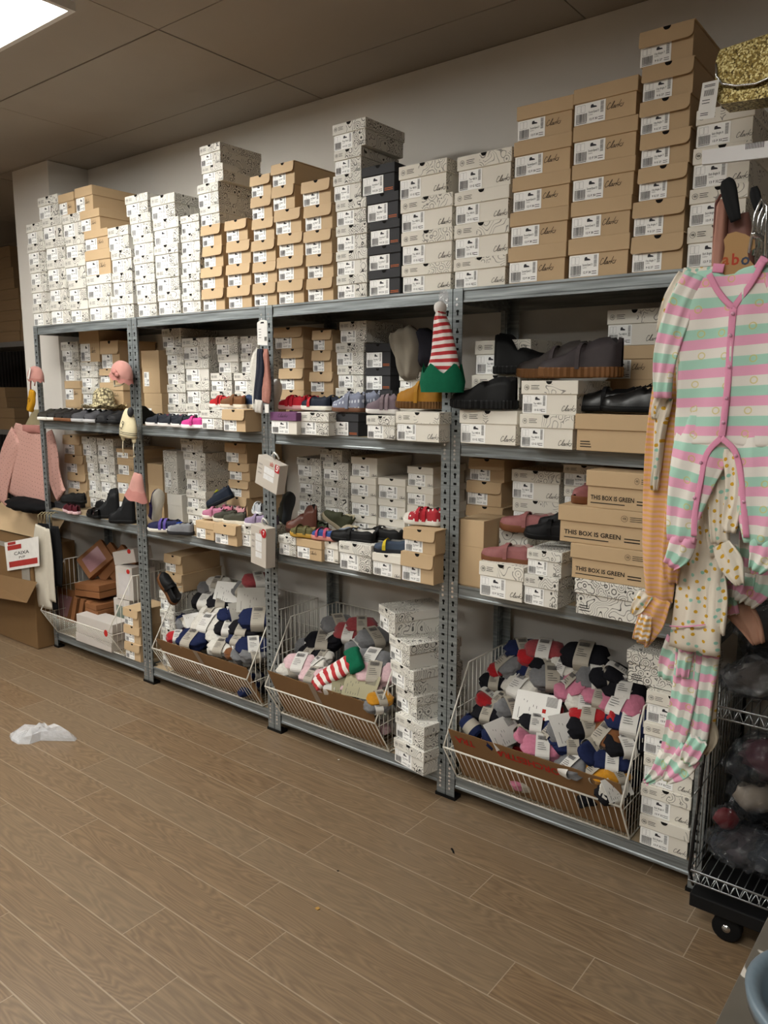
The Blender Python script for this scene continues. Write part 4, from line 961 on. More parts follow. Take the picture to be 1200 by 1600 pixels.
def pack(kind, label, p, rot, c='1c2444', L=.115, w=.075, h=.045, seed=1, group=None, base='paper', red=False):
    nm = {'bundle': 'sock_pack', 'card': 'sock_card_pack', 'roll': 'rolled_socks'}[kind]
    t = thing(nm, label, 'sock pack', p, tuple(R(a) for a in rot), group)
    if kind == 'bundle':
        put('folded_socks', bundle_mesh(L, w, h, c, seed % 4), t); put('paper_band', band_mesh(w*1.02, h*1.04, L*.34, seed % 2, seed), t)
    elif kind == 'card':
        put('folded_socks', bundle_mesh(L, w*.9, h*.7, c, seed % 4), t); o = put('printed_card', card_mesh(w, L*1.0, seed, base, red), t); o.rotation_euler = (0, 0, R(90)); o.location = (0, 0, h*.78+.002)
    else:
        b = MB(); r0 = h*.75
        pts = [(r0*(.25+.75*k/26)*math.cos(k*.55), 0, r0+r0*(.25+.75*k/26)*math.sin(k*.55)) for k in range(27)]
        rs = []
        for yy, e in ((-w/2, .86), (-w*.42, 1), (w*.42, 1), (w/2, .86)): rs.append([(math.cos(2*math.pi*k/20)*r0*e, yy, r0+math.sin(2*math.pi*k/20)*r0*e) for k in range(20)])
        b.rings(rs, 0); 
        for s in (-1, 1): b.tube([(a, s*w*.5, z) for a, _, z in pts], .0035, 5)
        b.build('folded_socks', knit(c), t)
        b = MB(); e = 1.05; b.rings([[(math.cos(2*math.pi*k/20)*r0*e, yy, r0+math.sin(2*math.pi*k/20)*r0*e) for k in range(20)] for yy in (-w*.2, w*.2)], 0, cap=False); b.build('paper_band', M_band, t)
    return t
NV, BK_, RD, PN, WT, GR, MU, BR = '1a2242', '15151a', '9c1c22', 'b06a80', 'c4c0b8', '6a6a6c', 'b07a1c', '6e4526'
CN = {NV: 'navy', BK_: 'black', RD: 'red', PN: 'pink', WT: 'cream', GR: 'grey', MU: 'mustard', BR: 'rust brown', '2a2f4a': 'dark blue', '1e4a3c': 'green', 'c9a9ae': 'pale pink', '8a3a3e': 'dark red'}
def pile_y(v, vf, vb): return lerp(-.065, .30, max(0, min(1, (vf-v)/(vf-vb))))
def pile(Z, items, vf_l, vf_r, xl, xr, vb, desc, bx, sc=1.0):
    for i, it in enumerate(items):
        kind, x, y, c, rz, tl, lab = it[:7]; kw = dict(it[7]) if len(it) > 7 else {}
        vf = lerp(vf_l, vf_r, (x-xl)/(xr-xl)); yy = lerp(-.055, .30, max(0, min(1, (vf-y)/(vf-vb))))
        p = py(Z, x, y, yy); k = kw.pop('k', 1.0)*sc; p.x = max(bx[0]+.05, min(bx[1]-.05, p.x))
        pack(kind, lab+', '+desc, (p.x, p.y, p.z-.015), (tl+28, it[8] if len(it) > 8 else 0, rz), c, L=.13*k, w=.085*k, h=.042*k, seed=i, **kw)
def filler(x0, x1, n, cols, desc, group, z0=.13, seed=5, top=.42):
    q = random.Random(seed)
    for i in range(n):
        x = q.uniform(x0+.07, x1-.07); y = q.uniform(.0, .33); zt = lerp(.25, top, y/.33)
        pack('bundle', desc, (x, y, q.uniform(z0, zt-.06)), (q.uniform(-25, 35), q.uniform(-25, 25), q.uniform(0, 180)), q.choice(cols), seed=i, group=group)
# rightmost basket
IT = [
 ('roll', 150, 570, NV, 80, 0, 'navy rolled socks at front left corner'), ('card', 275, 585, NV, 80, 20, 'white printed card hanging over front edge', {'k': 1.25}), ('bundle', 395, 595, PN, 100, 5, 'soft pink folded tights nearest front edge', {'k': 1.0}),
 ('bundle', 480, 655, PN, 25, 0, 'pink tights with paper band at front centre', {'k': 1.15}), ('bundle', 540, 590, NV, -30, 10, 'navy socks with white band near front centre', {'k': 1.05}), ('card', 590, 565, GR, 60, 20, 'large white card with red lettering', {'red': True, 'k': 1.35}),
 ('bundle', 700, 665, NV, 75, 15, 'navy tights with black and white label at front', {'k': 1.1}), ('bundle', 615, 735, GR, -20, 0, 'grey card sock pack over front edge', {'k': .95}), ('bundle', 730, 760, MU, -30, 0, 'mustard tights poking over front edge', {'k': .9}),
 ('bundle', 790, 715, NV, 20, 0, 'navy tights beside mustard ones', {'k': 1.0}), ('bundle', 775, 600, BR, -25, 10, 'rust brown belt-like tights with grey band', {'k': 1.15}), ('card', 810, 830, WT, 70, 25, 'small white card at front right corner', {'k': .9}),
 ('bundle', 860, 790, MU, 60, 0, 'mustard socks at far right front', {'k': .8}), ('bundle', 870, 880, BK_, 60, 0, 'black socks by right side wires', {'k': .9}), ('bundle', 240, 500, BK_, 10, 0, 'black socks behind navy roll', {'k': .95}),
 ('bundle', 215, 430, RD, 95, 0, 'red and navy roll standing at left wires', {'k': 1.0}), ('bundle', 330, 470, GR, 60, 10, 'grey marl socks with striped cuff', {'k': 1.0}), ('card', 470, 470, RD, 10, 30, 'white size card with red print', {'red': True, 'k': 1.35}),
 ('bundle', 300, 440, WT, -20, 0, 'cream ribbed socks', {'k': .8}), ('bundle', 395, 385, WT, -15, 5, 'cream polka dot pack with red sticker band', {'k': 1.25}), ('bundle', 250, 350, BK_, 20, 0, 'black patterned socks', {'k': .9}),
 ('bundle', 260, 295, RD, 60, 0, 'dark red socks at left edge', {'k': .9}), ('bundle', 340, 285, GR, -40, 10, 'navy and grey banded socks upper left', {'k': 1.2}), ('bundle', 435, 250, RD, 60, 0, 'bright red folded tights near top', {'k': 1.05}),
 ('bundle', 385, 215, NV, 45, 0, 'navy socks at top left', {'k': 1.1}), ('bundle', 490, 225, '8a3a3e', 15, 0, 'dark red carton of socks at the very top', {'k': 1.2}), ('bundle', 520, 340, GR, 30, 10, 'pale grey tights with white card', {'k': 1.25}),
 ('bundle', 590, 400, PN, 70, 0, 'deep pink folded socks at centre', {'k': 1.0}), ('bundle', 635, 370, PN, -40, 15, 'pink pack with round red logo band', {'k': 1.1}), ('bundle', 670, 450, WT, 20, 0, 'cream socks above red ones', {'k': 1.05}),
 ('bundle', 690, 500, RD, 15, 0, 'red socks below cream ones', {'k': 1.1}), ('bundle', 575, 290, WT, 0, 15, 'small white carton label pack', {'k': .9}), ('bundle', 670, 250, BK_, 10, 0, 'black and pink folded tights at the top', {'k': 1.35}),
 ('bundle', 720, 340, GR, 30, 15, 'grey band pack beneath black tights', {'k': 1.15}), ('bundle', 775, 345, BK_, 40, 0, 'black socks with pale band at upper right', {'k': 1.1}), ('bundle', 850, 400, BK_, 10, 0, 'plain black socks near doodle box', {'k': 1.2}),
 ('bundle', 745, 430, PN, 10, 0, 'dusty pink socks beneath grey band', {'k': 1.1}), ('bundle', 840, 460, PN, -10, 10, 'pink tights with grey band at right', {'k': 1.3}), ('bundle', 815, 515, RD, 95, 0, 'red socks beside navy right-hand pack', {'k': 1.0}),
 ('bundle', 880, 540, NV, 10, 5, 'navy tights with broad white band at right', {'k': 1.3}), ('bundle', 670, 560, BK_, 45, 0, 'black tights between cards', {'k': 1.1}), ('bundle', 840, 640, BK_, 45, 0, 'black tights beside brown ones', {'k': 1.1}),
 ('bundle', 610, 640, NV, 30, 0, 'navy socks wedged at front centre', {'k': 1.0}), ('bundle', 455, 545, BK_, 20, 0, 'black socks between pink and white packs', {'k': 1.0}), ('bundle', 500, 290, BK_, 50, 0, 'black socks at the back', {'k': 1.1}),
 ('bundle', 800, 330, BK_, 100, 0, 'black folded tights at back right', {'k': 1.1}), ('bundle', 440, 330, NV, 10, 0, 'navy socks half hidden behind polka dot pack', {'k': 1.0}),
]
pile(ZJ, IT, 585, 860, 60, 880, 200, 'rightmost basket', (3.06, 3.75))
filler(3.06, 3.75, 34, [NV, BK_, GR, PN, RD, NV], 'dark folded socks buried under the pile, rightmost basket', 'socks buried in the rightmost basket', top=.47)
# second bay basket
IT = [
 ('roll', 290, 620, NV, 70, 0, 'navy roll with white stripe at front left'), ('bundle', 320, 735, RD, 40, 0, 'red and white striped socks at front', {'k': .85}), ('bundle', 460, 770, NV, 10, 0, 'large navy folded socks at front edge', {'k': 1.35}),
 ('bundle', 660, 730, WT, 60, 0, 'cream socks above the baby pack', {'k': .9}), ('bundle', 700, 830, WT, 20, 0, 'white baby pack with red bow print', {'k': 1.1}), ('bundle', 810, 870, BR, 60, 0, 'tan socks at front edge', {'k': .8}),
 ('bundle', 870, 880, GR, 70, 10, 'white socks beside tan ones', {'k': .9}), ('bundle', 960, 830, NV, 50, 0, 'navy long socks at right front', {'k': 1.2}), ('bundle', 1010, 900, GR, 60, 0, 'grey socks against right wires', {'k': 1.0}),
 ('bundle', 400, 620, GR, 70, 0, 'grey ribbed socks', {'k': .95}), ('card', 460, 600, WT, 75, 20, 'narrow white header card standing up', {'k': 1.0}), ('bundle', 590, 640, WT, 15, 5, 'cream folded cardigan socks', {'k': 1.35}),
 ('bundle', 620, 545, WT, 0, 10, 'white carton label pack lying flat', {'k': 1.15}), ('bundle', 580, 440, BK_, 20, 0, 'black socks with white square label', {'k': 1.3}), ('bundle', 690, 450, BK_, 40, 0, 'black socks at centre', {'k': 1.1}),
 ('bundle', 610, 330, GR, 60, 0, 'grey marl roll with cuff', {'k': 1.15}), ('bundle', 665, 285, WT, 25, 0, 'white socks at top', {'k': 1.0}), ('card', 785, 355, NV, 20, 30, 'navy and white size card at top', {'k': 1.25}),
 ('bundle', 900, 340, GR, 10, 0, 'grey socks with orange tag', {'k': 1.1}), ('bundle', 1000, 270, '8a3a3e', 60, 0, 'pinkish pack stood up at back', {'k': 1.2}), ('card', 870, 520, NV, 70, 30, 'grey text card on navy socks', {'k': 1.25, 'base': 'grey'}),
 ('card', 1000, 430, WT, 40, 25, 'large pale text card at right', {'k': 1.5, 'base': 'grey'}), ('bundle', 1010, 600, NV, 40, 0, 'navy tights with broad white band', {'k': 1.45}), ('bundle', 780, 560, NV, 60, 0, 'navy socks behind grey card', {'k': 1.1}),
 ('bundle', 900, 680, BK_, 20, 0, 'black socks with white loop', {'k': 1.25}), ('bundle', 760, 670, BK_, 30, 0, 'black socks at centre front', {'k': 1.1}), ('bundle', 860, 760, NV, 10, 0, 'dark navy socks lower right', {'k': 1.1}), ('bundle', 950, 480, BK_, 10, 0, 'black socks under pale card', {'k': 1.1}),
]
pile(ZH, IT, 760, 1050, 150, 1060, 230, 'second bay basket', (1.2, 1.92), 1.05)
filler(1.20, 1.92, 30, [NV, BK_, GR, NV, WT], 'dark folded socks buried under the pile, second bay basket', 'socks buried in the second bay basket', seed=9, top=.45)
# third bay basket
IT = [
 ('bundle', 200, 590, WT, 60, 0, 'cream card pack at left front', {'k': 1.0}), ('bundle', 270, 560, 'c9a9ae', 20, 0, 'shiny pale pink wrapped pack', {'k': 1.3}), ('bundle', 340, 625, 'c9a9ae', 10, 0, 'white pack with round dark logo', {'k': 1.0}), ('bundle', 370, 555, WT, -20, 0, 'white socks beside pink pack', {'k': .9}),
 ('bundle', 400, 430, BK_, 30, 0, 'black fluffy gloves at centre', {'k': 1.35}), ('bundle', 300, 445, GR, 30, 10, 'grey card pack behind black gloves', {'k': 1.1}), ('bundle', 400, 505, WT, 10, 0, 'small white pompom socks', {'k': .8}),
 ('bundle', 560, 370, '8a3a3e', 20, 10, 'red festive pack at the back', {'k': 1.2}), ('bundle', 680, 410, GR, 70, 0, 'clear bag with gold logo and white beads', {'k': 1.3}), ('bundle', 690, 545, GR, 10, 0, 'grey shimmering knit pack', {'k': 1.4}),
 ('card', 545, 655, 'c9a9ae', 40, 25, 'tall khaki header card, left of two', {'k': 1.15, 'base': 'kraft'}), ('card', 640, 680, 'c9a9ae', 10, 25, 'wide khaki header card, right of two', {'k': 1.25, 'base': 'kraft'}), ('bundle', 700, 620, 'c9a9ae', 30, 0, 'peach tights behind khaki card', {'k': 1.4}),
 ('bundle', 460, 670, 'c9a9ae', 20, 0, 'pink folded tights by front edge', {'k': 1.2}), ('bundle', 740, 760, MU, 60, 0, 'orange pack at right corner', {'k': .85}), ('bundle', 720, 800, GR, 60, 0, 'grey striped pack at right corner', {'k': .8}), ('bundle', 330, 500, BK_, 0, 0, 'black gloves at left of centre', {'k': 1.1}), ('bundle', 470, 400, BK_, -30, 0, 'black mittens behind elf sock', {'k': 1.1}), ('bundle', 620, 330, '8a3a3e', 40, 0, 'second red festive pack at the back', {'k': 1.1}), ('bundle', 600, 470, GR, 80, 0, 'grey sparkly pack at centre', {'k': 1.2}), ('bundle', 660, 590, 'c9a9ae', 0, 0, 'pale peach folded tights', {'k': 1.1}), ('bundle', 420, 620, 'c9a9ae', 40, 0, 'small pale pink pack at front', {'k': .9}),
 ('bundle', 480, 330, GR, 60, 0, 'clear wrapped pack with header, far back', {'k': 1.3}),
]
pile(ZI, IT, 600, 780, 60, 690, 290, 'third bay basket', (2.06, 2.73))
filler(2.06, 2.68, 24, [WT, BK_, GR, 'c9a9ae', WT], 'pale folded socks buried under the pile, third bay basket', 'socks buried in the third bay basket', seed=13, top=.40)
# red and white striped elf sock with green cuff
M_elf = stripes('red_white_stripe', ['a81f24', 'dcd6d0'], .036)
M_green = mat('green_felt', '0f5a40', .95, 0, .15, 60, .3)
def cloth(mb, pts, hw, th, y0=0, m=0, folds=.004, nf=3, seed=0, uv0=0, K=20, steps=6, yfun=None, cap=True, flare=0):
    """flattened soft tube along (x,z) points with width profile; follows folds"""
    q = random.Random(seed); ph = q.uniform(0, 6); P = [Vector((a, 0, c)) for a, c in pts]; rs = []; us = []; s = uv0-pts[0][1]
    def cr(p0, p1, p2, p3, t): return .5*((2*p1)+(-p0+p2)*t+(2*p0-5*p1+4*p2-p3)*t*t+(-p0+3*p1-3*p2+p3)*t**3)
    C = []; Wd = []
    for i in range(len(P)-1):
        p0 = P[max(i-1, 0)]; p3 = P[min(i+2, len(P)-1)]
        w0 = hw[max(i-1, 0)]; w3 = hw[min(i+2, len(hw)-1)]
        for k in range(steps):
            t = k/steps; C.append(cr(p0, P[i], P[i+1], p3, t)); Wd.append(cr(w0, hw[i], hw[i+1], w3, t))
    C.append(P[-1]); Wd.append(hw[-1]); n = len(C)
    for i, c in enumerate(C):
        d = (C[min(i+1, n-1)]-C[max(i-1, 0)]).normalized(); pr = Vector((d.z, 0, -d.x))
        if pr.x < 0 and abs(d.z) > .05: pr = -pr
        if i > 0: s += (C[i]-C[i-1]).length
        T = th*(1 if not cap else min(1, .35+.65*min(i, n-1-i)/2.0)); r = []
        for k in range(K):
            a = 2*math.pi*k/K; u = math.cos(a); v_ = math.sin(a)
            w = Wd[i]; f = folds*math.sin(u*nf*2.2+ph+i*.22)+folds*.6*math.sin(u*nf*4.1+ph*2-i*.35)
            yy = y0+(yfun(i/n, u) if yfun else 0)
            r.append(c+pr*w*u+Vector((0, yy+(-T*(abs(v_)**.7)*(1 if v_ > 0 else -1))+f, 0)))
        rs.append(r); us.append(s)
    i0 = len(mb.f)
    def uv(a, b_):
        kk = b_ % K if b_ < K else 0
        ang = 2*math.pi*b_/K
        return (Wd[min(a, n-1)]*math.cos(ang)+C[min(a, n-1)].x, us[min(a, n-1)])
    mb.rings(rs, m, uv=uv, cap=cap)
t = thing('striped_sock', 'red and white striped sock with green cuff lying in third bay basket', 'sock', py(ZI, 490, 580, -.02), (R(-40), R(0), R(0)))
b = MB(); cloth(b, [(-.085, -.11), (-.05, -.05), (0, 0), (.05, .05)], [.028, .04, .045, .04], .018, uv0=0); b.build('knitted_leg', M_elf, t)
b = MB(); cloth(b, [(.03, .03), (.06, .06), (.08, .08)], [.06, .065, .055], .022); b.build('green_cuff', M_green, t)
# contents of leftmost basket
M_kbox = cardboard('pack_kraft', '7c4f2b', .1); M_wbox = cardboard('pack_white', 'bdb6b0', .05); M_pinkw = mat('pack_window_pink', '9a7478', .25, coat=.6); M_win = mat('pack_window_clear', 'c8c4c4', .15, 0, .1, coat=.8)
def giftpack(label, c, dims, rot, m, window=None, group=None, badge=False):
    w, d, h = dims; t = thing('boxed_set', label, 'gift box', c, tuple(R(a) for a in rot), group)
    b = MB(); b.bbox(-w/2, w/2, -d/2, d/2, 0, h, .002); b.build('carton', m, t)
    if window:
        b = MB(); b.face([(-w*.34, -d/2-.001, h*.15), (w*.34, -d/2-.001, h*.15), (w*.34, -d/2-.001, h*.8), (-w*.34, -d/2-.001, h*.8)]); b.build('window', window, t)
    if badge:
        b = MB(); b.prism([(w*.28+.014*math.cos(a*math.pi/8), h*.88+.014*math.sin(a*math.pi/8)) for a in range(16)], -d/2-.0015, -d/2-.0005); b.build('red_badge', M_redink, t)
    return t
p = py(ZG, 645, 440, .12); giftpack('kraft gift box with clear window tilted on top of pile', (p.x-.02, .14, .50), (.17, .04, .20), (-35, 38, 0), M_kbox, M_pinkw)
for i, (x, z, rx, ry, rz, lab) in enumerate([(720, .47, -25, 35, 0, 'kraft box edge leaning behind windowed box'), (790, .46, -20, 35, 5, 'kraft box edge leaning, nearest to white boxes')]):
    p = py(ZG, x, 470, .16); giftpack(lab, (p.x, .2+.03*i, z), (.17, .035, .20), (rx, ry, rz), M_kbox)
p = py(ZG, 560, 690, .1); giftpack('kraft box with pink window standing in lower left of pile', (p.x-.05, .05, .17), (.13, .04, .2), (-12, 12, 25), M_kbox, M_pinkw)
for i, (x, lab) in enumerate([(610, 'slim kraft box leaning beside pink window box'), (660, 'slim kraft box, second in leaning row'), (705, 'slim kraft box, third in leaning row')]):
    p = py(ZG, x, 700, .08); giftpack(lab, (p.x, .10, .18), (.035, .16, .17), (-5, 12, 5), M_kbox)
for i in range(3):
    p = py(ZG, 790, 760, .1); giftpack('flat kraft box, %s of three beside the white boxes' % ('lowest', 'middle', 'topmost')[i], (p.x, .13, .24+.036*i), (.13, .2, .033), (0, 0, 6-4*i), M_kbox)
for i in range(2): p = py(ZG, 730, 600, .1); giftpack('long flat kraft box, %s of two above leaning row' % ('lower', 'upper')[i], (p.x, .13, .37+.042*i), (.25, .16, .038), (0, -4, 3), M_kbox)
p = py(ZG, 925, 600, .08); giftpack('white boxed set with red dot standing upright', (p.x-.01, .16, .39), (.14, .08, .20), (0, 0, 8), M_wbox, M_win, None, True)
p = py(ZG, 925, 700, .1); giftpack('white box with green photo beneath upright set', (p.x-.01, .16, .19), (.14, .08, .195), (0, 0, 5), M_wbox, mat('photo_print', '6f7a70', .4))
p = py(ZG, 960, 280, .15); giftpack('white box with red lettering lying on top at back', (p.x, .22, .60), (.18, .14, .08), (0, -12, 10), M_wbox, None, None, True)
p = py(ZG, 1050, 600, .2); giftpack('white box edge behind basket wires by the post', (p.x+.0, .26, .2), (.09, .12, .36), (0, 0, 0), M_wbox)
for i in range(3):
    p = py(ZG, 760, 930, .0); giftpack('flat white boxed set in front, %s of three' % ('lowest', 'middle', 'topmost with clear window')[i], (p.x-.01+.01*i, .03, .115+.058*i), (.34, .12, .055), (0, 2, 4), M_wbox, None, None)
p = py(ZG, 700, 850, 0)
t = thing('price_badge', 'small red price sticker on front wires of leftmost basket', 'price sticker', (.765, -.1048, .268)); b = MB(); b.prism([(.017*math.cos(a*math.pi/8), .02*math.sin(a*math.pi/8)) for a in range(16)], -.001, .001); b.build('sticker', M_redink, t)

# ---------------------------------------------------------------- things hanging on the posts
M_pinkc = mat('dusty_pink_cotton', 'b08078', .9, 0, .1, 25, .4, sheen=.2); M_pinkb = mat('pink_binding', 'a8736c', .9)
M_cord = mat('pale_cord', 'c8bfa8', .8); M_tag = mat('white_tag', 'dcdad6', .5); M_metal = mat('chrome', 'c8cacc', .18, .95)
def bonnet(label, p, r, rz=0, tilt=(0, 0), brim=1.25, tall=1.0, name='baby_bonnet'):
    t = thing(name, label, 'hat', p, (R(tilt[0]), R(tilt[1]), R(rz)), 'baby hats hanging on the shelf posts')
    b = MB(); n = 32; rs = []
    for i in range(10):
        th = i/9*math.pi*.5; rr = r*math.sin(th)**.8; z = r*tall*math.cos(th)
        rs.append([(rr*math.cos(a)*(1+.03*math.sin(7*a+i)), rr*.62*math.sin(a)*(1+.05*math.sin(5*a)), z) for a in (2*math.pi*k/n for k in range(n))])
    b.rings(rs, cap=False); b.build('crown', M_pinkc, t)
    b = MB(); rs = []
    for i in range(5):
        s = i/4; rr = r*(1+(brim-1)*s); rs.append([(rr*math.cos(a), rr*.62*math.sin(a)*(1+.04*math.sin(6*a)), -r*.3*s+.006*math.sin(9*a)*s) for a in (2*math.pi*k/n for k in range(n))])
    b.rings(rs, cap=False); b.build('brim', M_pinkb, t)
    return t
def drape(mb, pts, r, m=0): mb.tube(pts, r, 6, m)
p = at(56, 590, -.05)
t = bonnet('dusty pink baby bonnet with ties hanging at left end post', (p.x, p.y, p.z), .064, 0, (0, 8), 1.03, 1.05)
b = MB(); drape(b, [(-.055, 0, -.01), (-.052, -.005, -.05), (-.05, -.005, -.10)], .0045); drape(b, [(.0, 0, -.0), (-.005, -.005, -.05)], .0035); b.build('ties', M_pinkb, t)
b = MB(); b.box(-.008, .008, -.045, -.044, -.01, .06); o = b.build('paper_tag', M_tag, t); o.rotation_euler = (0, R(18), 0)
p = at(190, 585, -.06)
t = bonnet('dusty pink bonnet with bow and strap, upper hat on second post', (p.x, p.y, p.z-.005), .075, 0, (0, 18), 1.12, 1.0)
b = MB(); b.ball((.004, -.05, .02), .018, squash=(1.3, .6, .8)); b.ball((.03, -.05, .012), .014, squash=(1.2, .6, .9)); b.build('bow', M_pinkb, t)
b = MB(); drape(b, [(-.05, -.01, -.02), (-.02, -.02, -.065), (.03, -.02, -.045), (.06, -.01, -.02)], .005); b.build('chin_strap', M_cord, t)
p = at(213, 760, -.06)
t = thing('baby_hat', 'dusty pink bucket hat with seams, lowest hat on second post', 'hat', (p.x, p.y, p.z-.03), (0, R(12), 0), 'baby hats hanging on the shelf posts')
b = MB(); n = 32; rs = []
for i, (rr, z) in enumerate([(.012, .105), (.03, .10), (.045, .06), (.055, .02), (.06, .012), (.085, -.035), (.087, -.038)]):
    rs.append([(rr*math.cos(a)*(1+.03*math.sin(4*a)), rr*.5*math.sin(a), z+.004*math.sin(5*a)*(i > 3)) for a in (2*math.pi*k/n for k in range(n))])
b.rings(rs[:5], cap=False); b.build('crown', M_pinkc, t); b = MB(); b.rings(rs[4:], cap=False); b.build('brim', M_pinkb, t)
# cream bear beanie
M_cream = mat('cream_knit', 'cfc4a4', .95, 0, .06, 120, .3)
p = at(200, 665, -.07)
t = thing('baby_beanie', 'cream beanie with dark ear patch and hanging cords on second post', 'hat', (p.x, p.y, p.z-.03), (0, R(6), 0), 'baby hats hanging on the shelf posts')
b = MB(); rs = []
for i in range(12):
    s = i/11; rr = .066*(.25+.75*min(1, s*1.5)**.6); rs.append([(rr*math.cos(a), rr*.45*math.sin(a), .12-.15*s) for a in (2*math.pi*k/n for k in range(n))])
b.rings(rs); b.build('crown', M_cream, t)
b = MB(); b.ball((.035, -.012, .105), .024, squash=(.7, .7, 1.1)); b.build('ear_patch', M_black, t)
b = MB()
for z in (-.005, -.014): b.rings([[(.0668*math.cos(a), .0668*.46*math.sin(a), z+dz) for a in (2*math.pi*k/n for k in range(n))] for dz in (0, .003)], cap=False)
b.tube([(-.03, -.031, .02), (-.01, -.0335, .015), (.0, -.034, .03), (.008, -.033, .05), (-.002, -.033, .055), (-.008, -.033, .045), (0, -.033, .035)], .0016, 5)
b.build('dark_stitching', M_black, t)
b = MB(); b.ball((-.045, 0, -.04), .017, squash=(1, .5, 1)); b.ball((.05, 0, -.04), .017, squash=(1, .5, 1)); b.build('ear_flaps', M_cream, t)
b = MB(); drape(b, [(-.045, 0, -.05), (-.045, -.002, -.09), (-.04, 0, -.125)], .003); drape(b, [(.05, 0, -.05), (.05, -.002, -.09), (.056, 0, -.12)], .003); b.ball((-.04, 0, -.13), .006); b.ball((.056, 0, -.125), .006); b.build('cords', M_cord, t)
# mustard soft shoe at left end
p = at(50, 625, -.06)
t = thing('soft_bootie', 'mustard yellow soft baby hat dangling beside left end post', 'hat', (p.x, p.y, p.z), (0, R(15), 0))
b = MB(); cloth(b, [(0, .06), (-.004, .0), (-.01, -.05), (-.012, -.075)], [.018, .033, .024, .012], .014); b.build('body', mat('mustard_cotton', 'b5841c', .9, 0, .08, 30, .3), t)
b = MB(); stroke(b, [(-.015, .0), (0, .012), (.012, .0), (0, -.012)], .003, lambda a, c: (a, -.0185, c), 0); b.build('embroidery', M_ink, t)
# crochet sun hat
p = py(ZA, 625, 640, .03)
t = thing('crochet_hat', 'cream crochet sun hat resting on the row of dark slippers', 'hat', (p.x, .12, DK[3]+.078)); t.scale = (1.3, 1.3, 1.3)
k = NT('crochet_yarn'); vo = k.n('ShaderNodeTexVoronoi'); vo.inputs['Scale'].default_value = 95; tc = k.n('ShaderNodeTexCoord'); k.l(tc.outputs['Object'], vo.inputs['Vector'])
k.l(k.ramp(vo.outputs['Distance'], [(.25, srgb('d4c8a0')), (.7, srgb('5e5440'))]), k.b.inputs['Base Color']); k.b.inputs['Roughness'].default_value = .95; k.bump(vo.outputs['Distance'], 1, .006)
b = MB(); rs = []
for i, (rr, z) in enumerate([(.002, .09), (.03, .086), (.045, .07), (.05, .045), (.053, .02), (.06, .01)]): rs.append([(rr*math.cos(a), rr*math.sin(a)*.9, z+.002*math.sin(6*a)) for a in (2*math.pi*q/n for q in range(n))])
b.rings(rs, cap=False); b.build('crown', k.m, t)
b = MB(); rs = []
for i, (rr, z) in enumerate([(.06, .01), (.08, .0), (.097, .004), (.108, .014)]): rs.append([(rr*math.cos(a), rr*math.sin(a)*.85, z+.006*math.sin(7*a)*i/3) for a in (2*math.pi*q/n for q in range(n))])
b.rings(rs, cap=False); b.build('brim', k.m, t)
# pink dotted roll neck top
M_dot = spots('pink_dotted_jersey', 'bd9187', '5a4444', 38, .10, .25)
t = thing('dotted_top', 'pink long sleeved roll neck top with dark dots behind left end post', 'top', (0, 0, 0))
L_ = lambda u, v, y=.058: at(u, v, y)
def px(pts, y): return [(at(u, v, y).x, at(u, v, y).z) for u, v in pts]
def pw(w, u, v, y): return [(at(u+k_, v, y).x-at(u, v, y).x) for k_ in w] if isinstance(w, list) else at(u+w, v, y).x-at(u, v, y).x
b = MB(); cloth(b, px([(46, 670), (45, 700), (45, 750), (44, 786)], .07), [pw(w, 45, 720, .07) for w in (20, 29, 31, 34)], .012, .07, folds=.006, seed=2); b.build('torso', M_dot, t)
b = MB(); cloth(b, px([(26, 682), (12, 715), (4, 755), (1, 783)], .06), [pw(w, 45, 720, .07) for w in (11, 12, 11, 11)], .011, .06, folds=.004, seed=3); b.build('sleeve', M_dot, t)
b = MB(); cloth(b, px([(70, 680), (80, 712), (84, 735), (92, 765), (96, 775)], .075), [pw(w, 45, 720, .07) for w in (11, 10, 9, 8, 8)], .011, .075, folds=.004, seed=4); b.build('sleeve', M_dot, t)
b = MB(); cloth(b, px([(49, 664), (50, 677)], .066), [pw(w, 45, 720, .07) for w in (13, 14)], .016, .066, folds=.001); b.build('roll_neck', M_pinkb, t)
b = MB(); c = px([(40, 664), (52, 640), (62, 640), (64, 664)], .066); b.prism(c, .064, .068); b.build('hanger_card', mat('khaki_card', '8e8468', .7), t)
# white and black clothes on hangers at the left end
t = thing('hanging_trousers', 'cream and black baby trousers on hangers at left end of shelving', 'trousers', (0, 0, 0))
b = MB(); cloth(b, px([(64, 822), (64, 860), (66, 905), (70, 950)], -.08), [pw(w, 45, 720, .0) for w in (8, 11, 10, 11)], .010, -.08, folds=.003, seed=5); b.build('cream_leg', mat('cream_cotton', 'bdb6a8', .9, 0, .05, 30, .3), t)
b = MB(); cloth(b, px([(68, 818), (73, 870), (78, 920), (82, 952)], -.06), [pw(w, 45, 720, .0) for w in (8, 12, 9, 8)], .008, -.06, folds=.003, seed=6); b.build('black_leg', mat('black_cotton', '0d0d0f', .9, 0, .1, 30, .3), t)
b = MB(); cloth(b, px([(74, 826), (78, 870), (81, 910), (83, 940)], -.085), [pw(w, 45, 720, .0) for w in (2.5, 4, 4.5, 4.5)], .006, -.085, folds=.002, seed=7); b.build('cream_strip', mat('cream_cotton', 'bdb6a8'), t)
b = MB(); cloth(b, px([(84, 822), (89, 870), (90, 915)], -.05), [pw(w, 45, 720, .0) for w in (6, 8, 7)], .008, -.05, folds=.003, seed=8); b.build('dark_leg', mat('black_cotton', '0d0d0f'), t)
b = MB()
